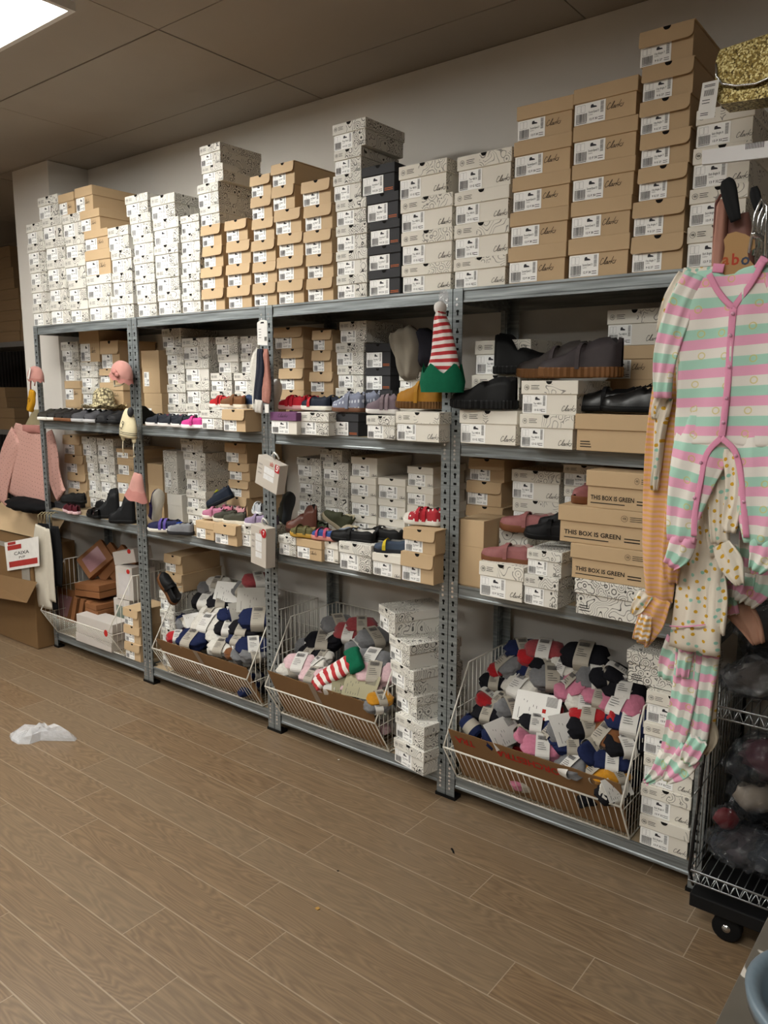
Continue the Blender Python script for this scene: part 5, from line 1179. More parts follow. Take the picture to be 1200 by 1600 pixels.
for i, u in enumerate((60, 65, 70, 75, 80)):
    q0 = at(u, 812, -.03-.012*(5-i)); b.tube([(q0.x, q0.y, q0.z-.02), (q0.x, q0.y, q0.z+.03), (q0.x+.01, q0.y+.02, q0.z+.045), (q0.x+.012, q0.y+.04, q0.z+.035)], .003, 6)
b.build('hanger_hooks', mat('khaki_card', '8e8468'), t)
# header card with little socks, second/third bay post
t = thing('hanging_sock_set', 'white, navy and pink ribbed socks on a white header card, third post', 'socks', (0, 0, 0))
b = MB(); c = at(411, 522, -.05); w = .033
b.prism([(c.x-w, c.z-.045), (c.x+w*.9, c.z-.05), (c.x+w*.9, c.z+.055), (c.x+w*.3, c.z+.06), (c.x-w*.3, c.z+.06), (c.x-w, c.z+.05)], -.053, -.051, m=0)
P = lambda a, cc: (c.x+a, -.0536, c.z+cc)
b.face([P(-.012, .045), P(.012, .045), P(.009, .052), P(-.009, .052)], 1)
for i in range(4): b.face([P(-.024, .02-.012*i), P(-.008, .02-.012*i), P(-.008, .022-.012*i), P(-.024, .022-.012*i)], 1)
for i in range(7): b.face([P(.012+.0022*i, -.03), P(.013+.0022*i, -.03), P(.013+.0022*i, -.012), P(.012+.0022*i, -.012)], 1)
b.build('header_card', [M_tag, M_ink], t)
for nm, cc, pts, w, y in (('white_sock', 'c8c4bc', [(404, 545), (398, 570), (399, 605), (402, 640)], (3, 7, 6, 7), -.055), ('navy_sock', '161a2a', [(407, 545), (407, 575), (404, 605), (402, 632)], (4, 6.5, 7, 6), -.068), ('pink_sock', 'a87468', [(415, 545), (415, 575), (416, 605), (415, 630)], (4, 6, 7, 6), -.062), ('white_foot', 'c2beb8', [(405, 625), (404, 645)], (6, 6), -.075)):
    b = MB(); cloth(b, px(pts, y), [pw(q_, 410, 600, -.05) for q_ in w], .008, y, folds=.002); b.build(nm, knit(cc), t)
p = at(418, 636, -.085); b = MB(); b.box(p.x-.013, p.x+.012, -.09, -.089, p.z-.025, p.z+.012); b.build('label_tag', M_tag, t)
# two hanging boxed sets with windows
M_setbox = cardboard('set_box', 'b8b0a6', .04); M_redt = mat('logo_red', 'b0483c', .6); M_bluet = mat('logo_blue', '4a5a78', .6); M_badge = mat('badge_red', 'a8242a', .5)
def hangbox(label, u, v, w, h, d, tilt, rz, digit, tall):
    c = at(u, v, -.07); t = thing('hanging_box', label, 'gift box', c, (0, R(tilt), R(rz)), 'boxed sets hanging on the third post')
    b = MB(); b.bbox(-w, w, -d/2, d/2, -h, h, .002); b.build('carton', M_setbox, t)
    f = -d/2-.0006
    P = lambda a, c_: (a, f, c_)
    b = MB()
    for i, (z0_, z1_) in enumerate(((.05, .5), (-.35, .0)) if not tall else ((.28, .62), (-.25, .24), (-.58, -.3))):
        x0_, x1_ = (-w*.32, w*.62) if not tall else (-w*.35, w*.45)
        b.face([P(x0_, h*z0_), P(x1_, h*z0_), P(x1_, h*z1_), P(x0_, h*z1_)])
    b.build('window', mat('white_cotton_window', 'dcdcdc', .3, 0, .2, 60, .3, coat=.7), t)
    b = MB(); sz = .03
    add_text(b, 'ab', sz, lambda a, c_: P(w*.12+a, h*.68+c_), 0, .01); b.build('logo', M_redt, t)
    b = MB(); add_text(b, 'o', sz, lambda a, c_: P(w*.12+.036+a, h*.68+c_), 0, .01); b.build('logo_end', M_bluet, t)
    b = MB(); bw = .021
    if not tall: b.prism([(w*.62, h*.45), (w*1.0, h*.45), (w*1.0, h*.97), (w*.62, h*.97)], f-.0012, f-.0002, m=0)
    else: b.prism([(w*.72+bw*math.cos(a*math.pi/8), h*.73+bw*math.sin(a*math.pi/8)) for a in range(16)], f-.0012, f-.0002, m=0)
    o = b.build('price_badge', M_badge, t)
    b = MB(); add_text(b, digit, .036 if not tall else .028, lambda a, c_: (w*(.70 if not tall else .62)+a, f-.0016, h*(.56 if not tall else .65)+c_), 0, .02)
    if not tall: add_text(b, '€', .014, lambda a, c_: (w*.89+a, f-.0016, h*.76+c_), 0, .01)
    b.build('price_figure', M_tag, o)
    b = MB()
    for i in range(3):
        for q_ in range(2): b.box(-w*.85, -w*.5, f-.0002, f, h*(.5-.3*i-.05*q_), h*(.515-.3*i-.05*q_))
    b.build('line_drawings', M_barc, t)
    b = MB(); b.tube([(0, .01, h), (-.012, .0, h+.018), (.0, 0, h+.034), (.022, 0, h+.03), (.028, .01, h+.012)], .004, 7); b.build('hook', M_tag, t)
    return t
hangbox('white boxed set with red five euro badge, tilted on third post', 424, 741, .083, .067, .045, 14, -8, '5', False)
hangbox('tall white boxed set with round red badge, lower on third post', 411, 852, .066, .092, .05, 3, -12, '7', True)
# elf hat
p = at(692, 598, -.05)
t = thing('elf_hat', 'red and white striped elf hat with green cuff and white pompom on post', 'hat', (0, 0, 0))
b = MB()
pc = px([(692, 594), (693, 560), (691, 520), (689, 495), (691, 486)], -.055)
cloth(b, pc, [pw(w, 692, 560, -.05) for w in (29, 21, 13.5, 7, 3)], .022, -.055, folds=.003, K=24, steps=8); b.build('striped_cone', stripes('elf_stripe', ['a51c22', 'd8d0cc'], .0255), t)
b = MB(); W_ = pw(33, 692, 600, -.05); cx_ = at(692, 600, -.05)
n = 36; lo = []; hi = []; zt = at(692, 577, -.05).z; zb_ = at(692, 613, -.05).z
for k_ in range(n):
    a = 2*math.pi*k_/n; rr = W_
    saw = abs(((k_*5/n) % 1)*2-1); up = zt-.018+.042*(1-saw)
    lo.append((cx_.x+rr*math.cos(a), -.055+.04*math.sin(a), zb_)); hi.append((cx_.x+rr*.93*math.cos(a), -.055+.037*math.sin(a), up))
mid = [(cx_.x+1.06*(a_[0]-cx_.x), -.055+(a_[1]+.055)*1.1, (a_[2]*.55+c_[2]*.45)) for a_, c_ in zip(lo, hi)]
b.rings([lo, mid, hi], cap=False); b.build('green_cuff', M_green, t)
p = at(688, 481, -.055); b = MB(); b.ball(p, .0235, noise=.05, n=16); b.build('pompom', mat('white_fleece', 'd4d0cc', .95, 0, .05, 60, .6), t)
b = MB(); p = at(694, 466, -.05); b.ball(p, .026, squash=(.8, .5, 1.3), noise=.25, n=10, seed=4); b.build('clear_bag', film('clear_film', alpha=.25), t)
# plastic wrapped items behind, third bay upper shelf
t = thing('bagged_garment', 'cream garment in clear bag piled at back of third bay', 'garment', py(ZC, 890, 360, .2)); b = MB(); cloth(b, [(-.03, .11), (-.01, .05), (.01, -.03), (.02, -.10)], [.05, .075, .06, .03], .04, folds=.012); b.build('fabric', mat('dim_cream', '7d766a', .9, 0, .1, 20, .4), t)
t = thing('bagged_garment', 'dark garment in bag beside cream one, third bay', 'garment', py(ZC, 980, 340, .22)); b = MB(); cloth(b, [(-.02, .09), (.0, .03), (.01, -.06)], [.03, .06, .07], .04, folds=.012, seed=3); b.build('fabric', mat('dim_navy', '25242c', .8, 0, .2, 20, .4), t)
carton('shoe_box', 'white and brown box supporting bagged garments, third bay', 'shoe box', at(400+865/3.75, 570, .2).x, at(400+1060/3.75, 570, .2).x, .17, .45, DK[3]+.105, DK[3]+.2, M_grey)

# ---------------------------------------------------------------- clothes hanging at the right
M_pmw = stripes('pink_mint_white_stripe', ['a3cdbb', 'e0a0bb', 'e0a0bb', 'dedad2', 'dedad2', 'a3cdbb'], .0655, accent='c9b94e')
M_or = stripes('peach_orange_stripe', ['cc9c8a', 'cf9e52'], .0125); M_star = spots('white_star_print', 'dcd3c4', 'c79a22', 46, .2, .9, dots2='8fbfae')
M_bind = mat('pink_jersey_binding', 'd68fac', .9, 0, .05, 40, .3); M_snap = mat('snap_stud', 'c490a8', .3, .3)
YG = -.60
def PX(y): return at(1151, 700, y).x-at(1150, 700, y).x
def garment(label, y, bits, name='sleepsuit', extra=None):
    t = thing(name, label, 'sleepsuit', (0, 0, 0), group='sleepsuits hanging on the rail'); k_ = PX(y)
    for i, bt in enumerate(bits):
        nm, m_, pts, ws, dy = bt[:5]; uo = bt[5] if len(bt) > 5 else 0
        hip = len(bt) > 5 and bt[5] == 'hip'; uo = 0 if hip else uo
        b = MB(); cloth(b, px(pts, y+dy), [w*k_ for w in ws], .016 if nm == 'torso' else .012, y+dy, folds=.0055 if not hip else .004, nf=3, seed=i*3+int(y*100), uv0=uo, K=28, steps=6, yfun=(lambda s_, u_: .012-.022*smooth(s_/.38)) if hip else (lambda s_, u_: .022*smooth((s_-.84)/.16)) if nm == 'torso' and i == 0 and len(bits) > 6 else None); b.build(nm, m_, t)
    return t
T0 = 0
g = garment('pink, mint and white striped sleepsuit with snap front, foremost on rail', YG, [
    ('torso', M_pmw, [(1150, 418), (1147, 470), (1146, 520), (1146, 600), (1144, 680), (1143, 700)], [62, 78, 84, 90, 97, 97], 0, .0),
    ('leg', M_pmw, [(1104, 600), (1098, 690), (1082, 750), (1071, 800), (1067, 845)], [34, 47, 39, 30, 24], .0, 'hip'),
    ('leg', M_pmw, [(1186, 600), (1192, 690), (1194, 750), (1194, 810), (1190, 850)], [34, 47, 45, 38, 26], .0, 'hip'),
    ('foot', M_pmw, [(1068, 838), (1060, 865), (1046, 884)], [22, 22, 12], -.008, 0),
    ('foot', M_pmw, [(1196, 842), (1194, 868), (1180, 892)], [24, 22, 12], -.008, 0),
    ('sleeve', M_pmw, [(1088, 428), (1064, 478), (1046, 535), (1037, 585), (1034, 622)], [20, 24, 22, 17, 15], -.010, 0),
    ('sleeve', M_pmw, [(1212, 425), (1238, 480), (1254, 540), (1262, 600)], [20, 24, 22, 17], -.010, 0)])
k_ = PX(YG); q_ = YG-.022
def strip(nm, pts, w, y, m_, par, r_=.0022):
    b = MB(); cloth(b, px(pts, y), [w*k_]*len(pts), r_, y, folds=.001, K=12, steps=5, cap=True); return b.build(nm, m_, par)
strip('snap_placket', [(1146, 478), (1141, 540), (1137, 600), (1131, 655), (1127, 684)], 5.5, q_, M_bind, g)
strip('neck_binding', [(1108, 428), (1120, 452), (1134, 470), (1146, 480)], 5, q_, M_bind, g)
strip('neck_binding', [(1146, 480), (1160, 462), (1180, 432), (1192, 408)], 5, q_, M_bind, g)
strip('shoulder_binding', [(1124, 412), (1121, 426)], 9, q_+.004, M_bind, g); strip('shoulder_binding', [(1196, 402), (1184, 420)], 7, q_+.004, M_bind, g)
strip('leg_binding', [(1127, 684), (1104, 710), (1094, 755), (1086, 800), (1084, 838)], 5, q_-.002, M_bind, g)
strip('leg_binding', [(1127, 684), (1148, 705), (1158, 745), (1162, 790), (1166, 840)], 5, q_-.002, M_bind, g)
for u, v in ((1145, 490), (1141, 524), (1139, 573), (1135, 622), (1130, 660), (1095, 723), (1085, 778), (1162, 784), (1150, 712)):
    p = at(u, v, q_-.006); b = MB(); b.ball(p, .0042, squash=(1, .5, 1), n=10); b.build('snap', M_snap, g)
b = MB(); c = px([(1128, 455), (1127, 432), (1118, 425), (1130, 405), (1133, 388), (1131, 375), (1137, 366), (1150, 362), (1165, 366), (1180, 375), (1180, 388), (1168, 395), (1170, 405), (1184, 420), (1190, 412), (1176, 440), (1160, 458), (1146, 474)], YG-.008)
b.prism(c, YG-.0095, YG-.0075); o = b.build('hanger_card', cardboard('hanger_kraft', 'a07c50', .08), g)
for ch, u, m_ in (('a', 1128, 'a4502e'), ('b', 1142, 'a4402e'), ('o', 1157, '3c4456')):
    b = MB(); p = at(u, 414, YG-.0102); add_text(b, ch, .034, lambda a, c_: (p.x+a, YG-.0102, p.z+c_), 0, .022); b.build('logo_letter', mat('letter_'+m_, m_, .7), o)
p = at(1140, 458, YG-.0104); b = MB(); b.box(p.x, p.x+.02, YG-.0106, YG-.0102, p.z-.004, p.z+.014); b.build('printed_square', M_ink, o)
# garments behind, each on its own hook further back
garment('white star print sleepsuit just behind the foremost striped one', -.565, [('torso', M_star, [(1138, 416), (1132, 480), (1135, 600), (1140, 700)], [70, 80, 84, 84], 0),
    ('sleeve', M_star, [(1072, 428), (1052, 470), (1040, 520)], [14, 16, 16], 0), ('leg', M_star, [(1122, 700), (1124, 790), (1126, 850)], [20, 17, 15], -.01), ('foot', M_star, [(1126, 850), (1142, 880), (1157, 914)], [15, 20, 8], -.025), ('leg', M_star, [(1144, 700), (1150, 760), (1142, 812), (1140, 832)], [16, 15, 14, 10], -.04)])
garment('peach and yellow striped sleepsuit, longest at left of the bunch', -.53, [('torso', M_or, [(1060, 560), (1044, 660), (1034, 760), (1030, 860), (1030, 940)], [36, 34, 32, 32, 24], 0), ('foot', M_or, [(1028, 935), (1018, 970), (1000, 1004)], [24, 24, 16], -.01), ('leg', M_or, [(1062, 760), (1052, 850), (1048, 910)], [22, 18, 14], -.012),
    ('foot', stripes('yellow_stripe_cuff', ['d8cdc8', 'd0a04c'], .014), [(1010, 962), (1006, 985), (1003, 1002)], [10, 13, 13], -.03)])
garment('star print sleepsuit with thin dangling sleeves behind the cuff', -.545, [('sleeve', M_star, [(1040, 622), (1030, 680), (1026, 730), (1022, 766)], [14, 9, 7, 6], -.02), ('sleeve', M_star, [(1036, 612), (1026, 640), (1024, 655)], [12, 8, 5], -.03), ('foot', M_star, [(1010, 928), (998, 948), (990, 960)], [14, 12, 6], .0)])
garment('white star print sleepsuit hanging low with square hem', -.50, [('torso', M_star, [(1108, 720), (1102, 830), (1092, 920), (1084, 1018)], [30, 34, 38, 44], -.02), ('leg', M_star, [(1108, 730), (1116, 800), (1124, 870)], [20, 20, 14], -.035), ('sleeve', M_star, [(1115, 870), (1120, 930), (1118, 990)], [14, 18, 16], -.02)])
strip('cuff_seam', [(1046, 978), (1070, 979), (1102, 976)], 1.2, -.545, M_bind, bpy.data.objects['sleepsuit.004'] if 'sleepsuit.004' in bpy.data.objects else g)
garment('faded striped sleepsuit, lowest of the bunch with both feet showing', -.47, [('leg', M_pmw, [(1085, 880), (1078, 1000), (1070, 1080), (1055, 1150), (1042, 1190)], [24, 24, 22, 20, 16], 0), ('leg', M_pmw, [(1110, 880), (1106, 1000), (1098, 1080), (1090, 1150), (1080, 1180)], [22, 22, 20, 18, 16], .008, .02),
    ('foot', M_pmw, [(1044, 1180), (1030, 1205), (1008, 1222)], [18, 14, 6], -.005, 0), ('foot', M_pmw, [(1082, 1172), (1062, 1200), (1040, 1220)], [22, 20, 8], -.02, 0), ('sleeve', M_pmw, [(1062, 1000), (1050, 1035), (1042, 1062)], [24, 22, 16], .01, .1), ('sleeve', M_pmw, [(1072, 1010), (1068, 1040), (1066, 1058)], [14, 12, 11], -.02, .03),
    ('foot', M_pmw, [(1092, 1155), (1080, 1178), (1072, 1192)], [16, 16, 10], -.04, .03)])
garment('striped sleepsuit at right edge with small crumpled feet', -.44, [('leg', M_pmw, [(1180, 700), (1176, 820), (1166, 900)], [24, 20, 14], 0), ('foot', M_pmw, [(1165, 895), (1160, 920), (1150, 938)], [16, 16, 8], -.01), ('leg', M_pmw, [(1140, 850), (1138, 920), (1146, 960)], [16, 14, 10], .01), ('foot', M_pmw, [(1190, 880), (1188, 915), (1168, 945)], [14, 20, 12], 0, .05)])
garment('dull peach sleepsuit foot dangling at back above the cart', -.40, [('leg', M_or, [(1150, 860), (1150, 920), (1155, 960)], [24, 26, 22], 0), ('foot', mat('dull_peach', 'a8806c', .9, 0, .08, 30, .3), [(1150, 945), (1172, 975), (1186, 1006)], [26, 20, 10], -.01)])
garment('cream patterned sleepsuit foot bunched beside lowest feet', -.42, [('leg', M_star, [(1112, 900), (1112, 1060), (1105, 1130)], [14, 12, 14], 0), ('foot', mat('cream_jersey', 'b0a592', .9, 0, .1, 40, .4), [(1098, 1120), (1108, 1150), (1096, 1176)], [12, 16, 10], -.01)])
# rail with hooks
t = thing('hook_rail', 'chrome prong rail with rows of hanger hooks above the sleepsuits', 'rail', (0, 0, 0))
p = at(1172, 372, -.62)
b = MB(); b.tube([(p.x+.012, -.64, p.z+.005), (p.x+.012, -.2, p.z+.005)], .006, 8); b.build('rail_bar', M_metal, t)
for i in range(11):
    y = -.615+.036*i; x = p.x+.012; z = p.z; b = MB()
    b.tube([(x-.014, y, z-.03), (x-.006, y, z+.05), (x+.004, y, z+.078), (x+.016, y, z+.062), (x+.02, y, z-.05+.004*(i % 3))], .0032, 6); b.build('hanger_hook', M_metal, t)

# ---------------------------------------------------------------- wire cart on castors at the right end
CX0, CX1, CY0, CY1 = 4.012, 4.80, -.2, .34
M_chr = mat('dull_chrome_wire', '8f9294', .28, .9, .1); M_dark = mat('dark_cart_metal', '2c2c2e', .4, .6); M_plat = mat('black_platform', '131314', .55); M_rub = mat('black_rubber', '0e0e0f', .7)
t = thing('wire_cart', 'tall chrome wire cart on a black wheeled platform at right end', 'cart', ((CX0+CX1)/2, .07, 0))
ox_, oy_ = -(CX0+CX1)/2, -.07
def Q(x, y, z): return (x+ox_, y+oy_, z)
b = MB(); b.bbox(CX0+.005+ox_, CX1+ox_, CY0+oy_, CY1+oy_, .0875, .13, .004); b.build('platform', M_plat, t)
for x in (CX0+.11, CX1-.1):
    for y in (CY0+.04, CY1-.06):
        b = MB()
        n = 24; rs = []
        for yy, r_ in ((y-.016, .036), (y-.014, .042), (y+.014, .042), (y+.016, .036)): rs.append([Q(x+r_*math.cos(2*math.pi*k_/n), yy, .0425+r_*math.sin(2*math.pi*k_/n)) for k_ in range(n)])
        b.rings(rs); o = b.build('castor', M_rub, t)
        b = MB(); b.rings([[Q(x+.012*math.cos(2*math.pi*k_/n), yy, .0425+.012*math.sin(2*math.pi*k_/n)) for k_ in range(n)] for yy in (y-.017, y+.017)]); b.build('hub', M_metal, o)
        b = MB(); b.box(x-.02+ox_, x+.02+ox_, y-.018+oy_, y+.018+oy_, .084, .092); b.build('fork', M_dark, o)
def rack(z, name):
    b = MB()
    for dz, m in ((0, .0038), (-.035, .003)):
        b.tube([Q(CX0, CY0, z+dz), Q(CX1, CY0, z+dz), Q(CX1, CY1, z+dz), Q(CX0, CY1, z+dz)], m, 7, closed=True)
    x = CX0+.02
    while x < CX1-.03:
        b.tube([Q(x, CY0, z), Q(x+.014, CY0, z-.035), Q(x+.028, CY0, z)], .0018, 5); x += .028
    x = CX0+.02
    while x < CX1: b.tube([Q(x, CY0, z-.03), Q(x, CY1, z-.03)], .0015, 5); x += .025
    b.build(name, M_chr, t)
for z in (.205, .74, 1.3, 1.95): rack(z, 'wire_rack')
b = MB()
for y in (CY0, CY1):
    for x in (CX0, CX1):
        if y > 0: b.tube([Q(x, y, .128), Q(x, y, 1.98)], .007, 8)
        else: b.tube([Q(x, y+.05, .128), Q(x, y, .205), Q(x, y+.12, .74), Q(x, y+.12, 1.98)], .005, 8)
b.build('corner_post', M_dark, t)
b = MB()
for i in range(1, 16):
    y = CY0+(CY1-CY0)*i/16; b.tube([Q(CX0, y, .17), Q(CX0, y, .74)], .0018, 5)
b.tube([Q(CX0, CY0, .45), Q(CX0, CY1, .45)], .0025, 5); b.tube([Q(CX0, CY0, 1.95), Q(CX0, CY1, 1.95)], .003, 5)
b.build('side_panel', M_chr, t)
b = MB()
for i in range(1, 16):
    y = CY0+(CY1-CY0)*i/16; b.tube([Q(CX0, y, 1.3), Q(CX0, y, 1.95)], .0018, 5)
b.build('upper_side_panel', M_chr, t)
b = MB()
for i in range(1, 30):
    x = CX0+(CX1-CX0)*i/30; b.tube([Q(x, CY1, .17), Q(x, CY1, 1.95)], .0018, 5)
b.build('back_panel', M_chr, t)
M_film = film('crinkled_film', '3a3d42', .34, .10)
def bagged(label, x, y, z, r_, sq, col, seed):
    t = thing('bagged_item', label, 'plastic bag', (x, y, z), (0, 0, R(seed*37 % 90)), 'clear plastic bags in the wire cart')
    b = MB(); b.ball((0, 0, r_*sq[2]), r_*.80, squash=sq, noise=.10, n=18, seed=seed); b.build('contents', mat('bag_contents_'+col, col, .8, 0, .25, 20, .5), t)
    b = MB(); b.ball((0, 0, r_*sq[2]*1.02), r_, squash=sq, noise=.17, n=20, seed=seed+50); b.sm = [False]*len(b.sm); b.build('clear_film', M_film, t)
q = random.Random(3)
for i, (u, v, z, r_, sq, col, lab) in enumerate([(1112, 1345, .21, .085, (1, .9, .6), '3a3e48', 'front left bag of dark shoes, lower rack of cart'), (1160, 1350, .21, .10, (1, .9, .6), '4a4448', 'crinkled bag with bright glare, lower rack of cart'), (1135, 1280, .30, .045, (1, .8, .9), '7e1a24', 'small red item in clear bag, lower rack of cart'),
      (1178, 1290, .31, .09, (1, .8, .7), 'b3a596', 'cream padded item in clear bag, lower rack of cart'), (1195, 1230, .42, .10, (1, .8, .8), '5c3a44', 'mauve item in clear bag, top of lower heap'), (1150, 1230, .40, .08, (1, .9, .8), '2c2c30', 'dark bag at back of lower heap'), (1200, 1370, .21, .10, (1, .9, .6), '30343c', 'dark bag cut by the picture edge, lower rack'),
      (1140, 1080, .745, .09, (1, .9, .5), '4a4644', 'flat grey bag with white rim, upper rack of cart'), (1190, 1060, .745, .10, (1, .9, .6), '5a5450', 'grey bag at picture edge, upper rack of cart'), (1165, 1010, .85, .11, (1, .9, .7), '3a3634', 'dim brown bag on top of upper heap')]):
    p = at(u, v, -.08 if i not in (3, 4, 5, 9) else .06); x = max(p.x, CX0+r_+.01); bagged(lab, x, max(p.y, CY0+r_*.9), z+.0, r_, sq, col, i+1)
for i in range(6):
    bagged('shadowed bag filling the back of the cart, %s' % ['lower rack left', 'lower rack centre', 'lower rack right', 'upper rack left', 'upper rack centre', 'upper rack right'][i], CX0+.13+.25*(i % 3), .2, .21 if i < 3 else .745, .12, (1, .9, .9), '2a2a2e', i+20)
# gold sequin bag, tag, price rail, pink bag, black insoles
k = NT('gold_sequins'); tc = k.n('ShaderNodeTexCoord'); vo = k.n('ShaderNodeTexVoronoi'); vo.inputs['Scale'].default_value = 260; k.l(tc.outputs['Object'], vo.inputs['Vector'])
k.l(k.ramp(vo.outputs['Color'], [(.1, srgb('3a2e12')), (.5, srgb('7e6a34')), (.9, srgb('cdbf8c'))]), k.b.inputs['Base Color']); k.b.inputs['Metallic'].default_value = .75; k.b.inputs['Roughness'].default_value = .45
nm = k.n('ShaderNodeBump'); nm.inputs['Strength'].default_value = 1; nm.inputs['Distance'].default_value = .01; sp = k.n('ShaderNodeSeparateXYZ'); k.l(vo.outputs['Color'], sp.inputs[0]); k.l(sp.outputs[0], nm.inputs['Height']); k.l(nm.outputs[0], k.b.inputs['Normal'])
M_seq = k.m; yb = -.30
t = thing('sequin_bag', 'gold sequin handbag with silver edged flap on top of boxes', 'handbag', (0, 0, 0))
b = MB(); c = px([(1120, 158), (1122, 100), (1128, 82), (1240, 45), (1244, 150), (1130, 166)], yb); b.prism(c, yb-.02, yb+.06); b.build('body', M_seq, t)
b = MB(); c = px([(1120, 118), (1121, 95), (1129, 80), (1240, 43), (1242, 95), (1215, 118), (1180, 132), (1140, 133)], yb-.03); b.prism(c, yb-.032, yb-.021); b.build('flap', M_seq, t)
b = MB(); c = [at(u, v, yb-.034) for u, v in ((1119, 100), (1120, 120), (1128, 131), (1150, 134), (1180, 131), (1205, 120), (1225, 105), (1242, 90))]; b.tube(c, .003, 6); b.build('silver_piping', M_metal, t)
t = thing('price_tag', 'white printed swing tag hanging from gold sequin bag', 'tag', (0, 0, 0))
b = MB(); yt = yb-.045; c = px([(1098, 130), (1124, 124), (1116, 184), (1089, 188)], yt); b.prism(c, yt-.0006, yt, m=0)
def TP(a, cc):  # a,cc in 0..1 on the tag
    A, B_, C_, D_ = [Vector((x, yt-.001, z)) for x, z in (c[3], c[2], c[1], c[0])]
    return A.lerp(B_, a).lerp(D_.lerp(C_, a), cc)
for i in range(10): b.face([TP(.2+.06*i, .62), TP(.23+.06*i, .62), TP(.23+.06*i, .78), TP(.2+.06*i, .78)], 1)
for cc in (.9, .86, .5, .42, .15, .1): b.face([TP(.15, cc), TP(.8 if cc > .8 else .6, cc), TP(.8 if cc > .8 else .6, cc+.02), TP(.15, cc+.02)], 1)
b.build('card', [M_tag, M_barc], t)
t = thing('price_rail', 'white plastic price rail with small barcode in front of boxes', 'price rail', (0, 0, 0)); yr = -.34
b = MB(); c = px([(1098, 236), (1260, 212), (1262, 240), (1098, 258)], yr); b.prism(c, yr-.006, yr+.006, m=0)
c2 = px([(1166, 232), (1196, 228)], yr)
for i in range(12): x = c2[0][0]+(c2[1][0]-c2[0][0])*i/12; z = c2[0][1]+(c2[1][1]-c2[0][1])*i/12; b.face([(x, yr-.0066, z-.004), (x+.0018, yr-.0066, z-.004), (x+.0018, yr-.0066, z+.010), (x, yr-.0066, z+.010)], 1)
b.build('rail', [mat('white_plastic', 'cfcccc', .35, 0, .02), M_barc], t)
t = thing('pink_bag', 'blush pink bag with brown edge hanging behind the kraft hanger', 'handbag', (0, 0, 0)); yp = -.36
b = MB(); cloth(b, px([(1128, 312), (1125, 360), (1122, 415), (1120, 450)], yp), [PX(yp)*w for w in (9, 10, 10, 9)], .02, yp, folds=.002); b.build('side_panel', mat('blush_vinyl', 'b08070', .5, 0, .05), t)
b = MB(); cloth(b, px([(1152, 335), (1152, 370), (1152, 420)], yp+.03), [PX(yp)*w for w in (18, 24, 26)], .02, yp+.03, folds=.002); b.build('body', mat('dull_rose_vinyl', '7e5850', .5, 0, .05), t)
b = MB(); b.tube([at(u, v, yp-.012) for u, v in ((1115, 420), (1117, 360), (1119, 318), (1126, 305), (1135, 305))], .004, 6); b.build('brown_piping', mat('brown_piping', '5e342c', .5), t)
q0 = at(1135, 305, yp-.012); b = MB(); b.tube([q0, (q0.x+.005, yp+.05, q0.z-.04), (CX0+.03, CY0, 1.955)], .004, 6); b.build('strap', mat('brown_piping', '5e342c', .5), t)
for lab, pts, w in (('black shoe insole standing in the pink bag, larger of two', [(1150, 345), (1143, 318), (1137, 290), (1133, 280)], (8, 11, 12, 6)), ('black shoe insole tip beside the hooks, smaller of two', [(1186, 330), (1180, 305), (1178, 292)], (6, 8, 5))):
    t = thing('insole', lab, 'insole', (0, 0, 0)); b = MB(); cloth(b, px(pts, yp-.02), [PX(yp)*q_ for q_ in w], .004, yp-.02, folds=.001); b.build('pad', mat('black_foam', '17181a', .7), t)

# ---------------------------------------------------------------- step ladder and stool rim at the lower right corner
M_lad = NT('painted_ladder'); tc = M_lad.n('ShaderNodeTexCoord'); vo = M_lad.n('ShaderNodeTexNoise'); vo.inputs['Scale'].default_value = 26; vo.inputs['Detail'].default_value = 2; M_lad.l(tc.outputs['Object'], vo.inputs['Vector'])
M_lad.l(M_lad.ramp(vo.outputs[0], [(0, srgb('57534c')), (.63, srgb('645f57')), (.65, srgb('cfcac2'))]), M_lad.b.inputs['Base Color']); M_lad.b.inputs['Roughness'].default_value = .5
t = thing('step_ladder', 'grey step ladder splashed with white paint at lower right corner', 'ladder', (0, 0, 0))
a0 = at(1148, 1600, -1.35); a1 = at(1222, 1452, -1.35); d = (a1-a0); d.normalize(); base = a0-d*(a0.z/d.z); top_ = a0+d*.6
def bar(mb, A, B_, w, th):
    d_ = (B_-A).normalized(); s_ = Vector((d_.z, 0, -d_.x)); n_ = Vector((0, 1, 0)); rs = []
    for P_ in (A, B_): rs.append([P_+s_*w*sx+n_*th*sy for sx, sy in ((-1, -1), (1, -1), (1, 1), (-1, 1))])
    mb.rings(rs, sm=False)
for dx in (0, .4):
    b = MB(); bar(b, base+Vector((dx, 0, 0)), top_+Vector((dx, 0, 0)), .021, .011); b.build('rail', M_lad.m, t)
for s_ in (.18, .42, .66, .9):
    P_ = base.lerp(top_, s_); b = MB(); b.box(P_.x+.01, P_.x+.39, P_.y+.011, P_.y+.09, P_.z-.012, P_.z+.012); b.build('tread', M_lad.m, t)
t = thing('round_tub', 'blue-grey plastic tub rim at the lower right edge', 'tub', (0, 0, 0)); c = at(1322, 1578, -1.5)
t.location = c; n = 48; b = MB(); rs = []
for r_, z in ((.075, -.5), (.092, -.02), (.105, -.018), (.108, 0), (.104, .004), (.09, 0), (.072, -.48)): rs.append([(r_*math.cos(2*math.pi*k_/n), r_*math.sin(2*math.pi*k_/n), z) for k_ in range(n)])
b.rings(rs, cap=False); b.build('shell', mat('blue_grey_plastic', '5c6a74', .35), t)

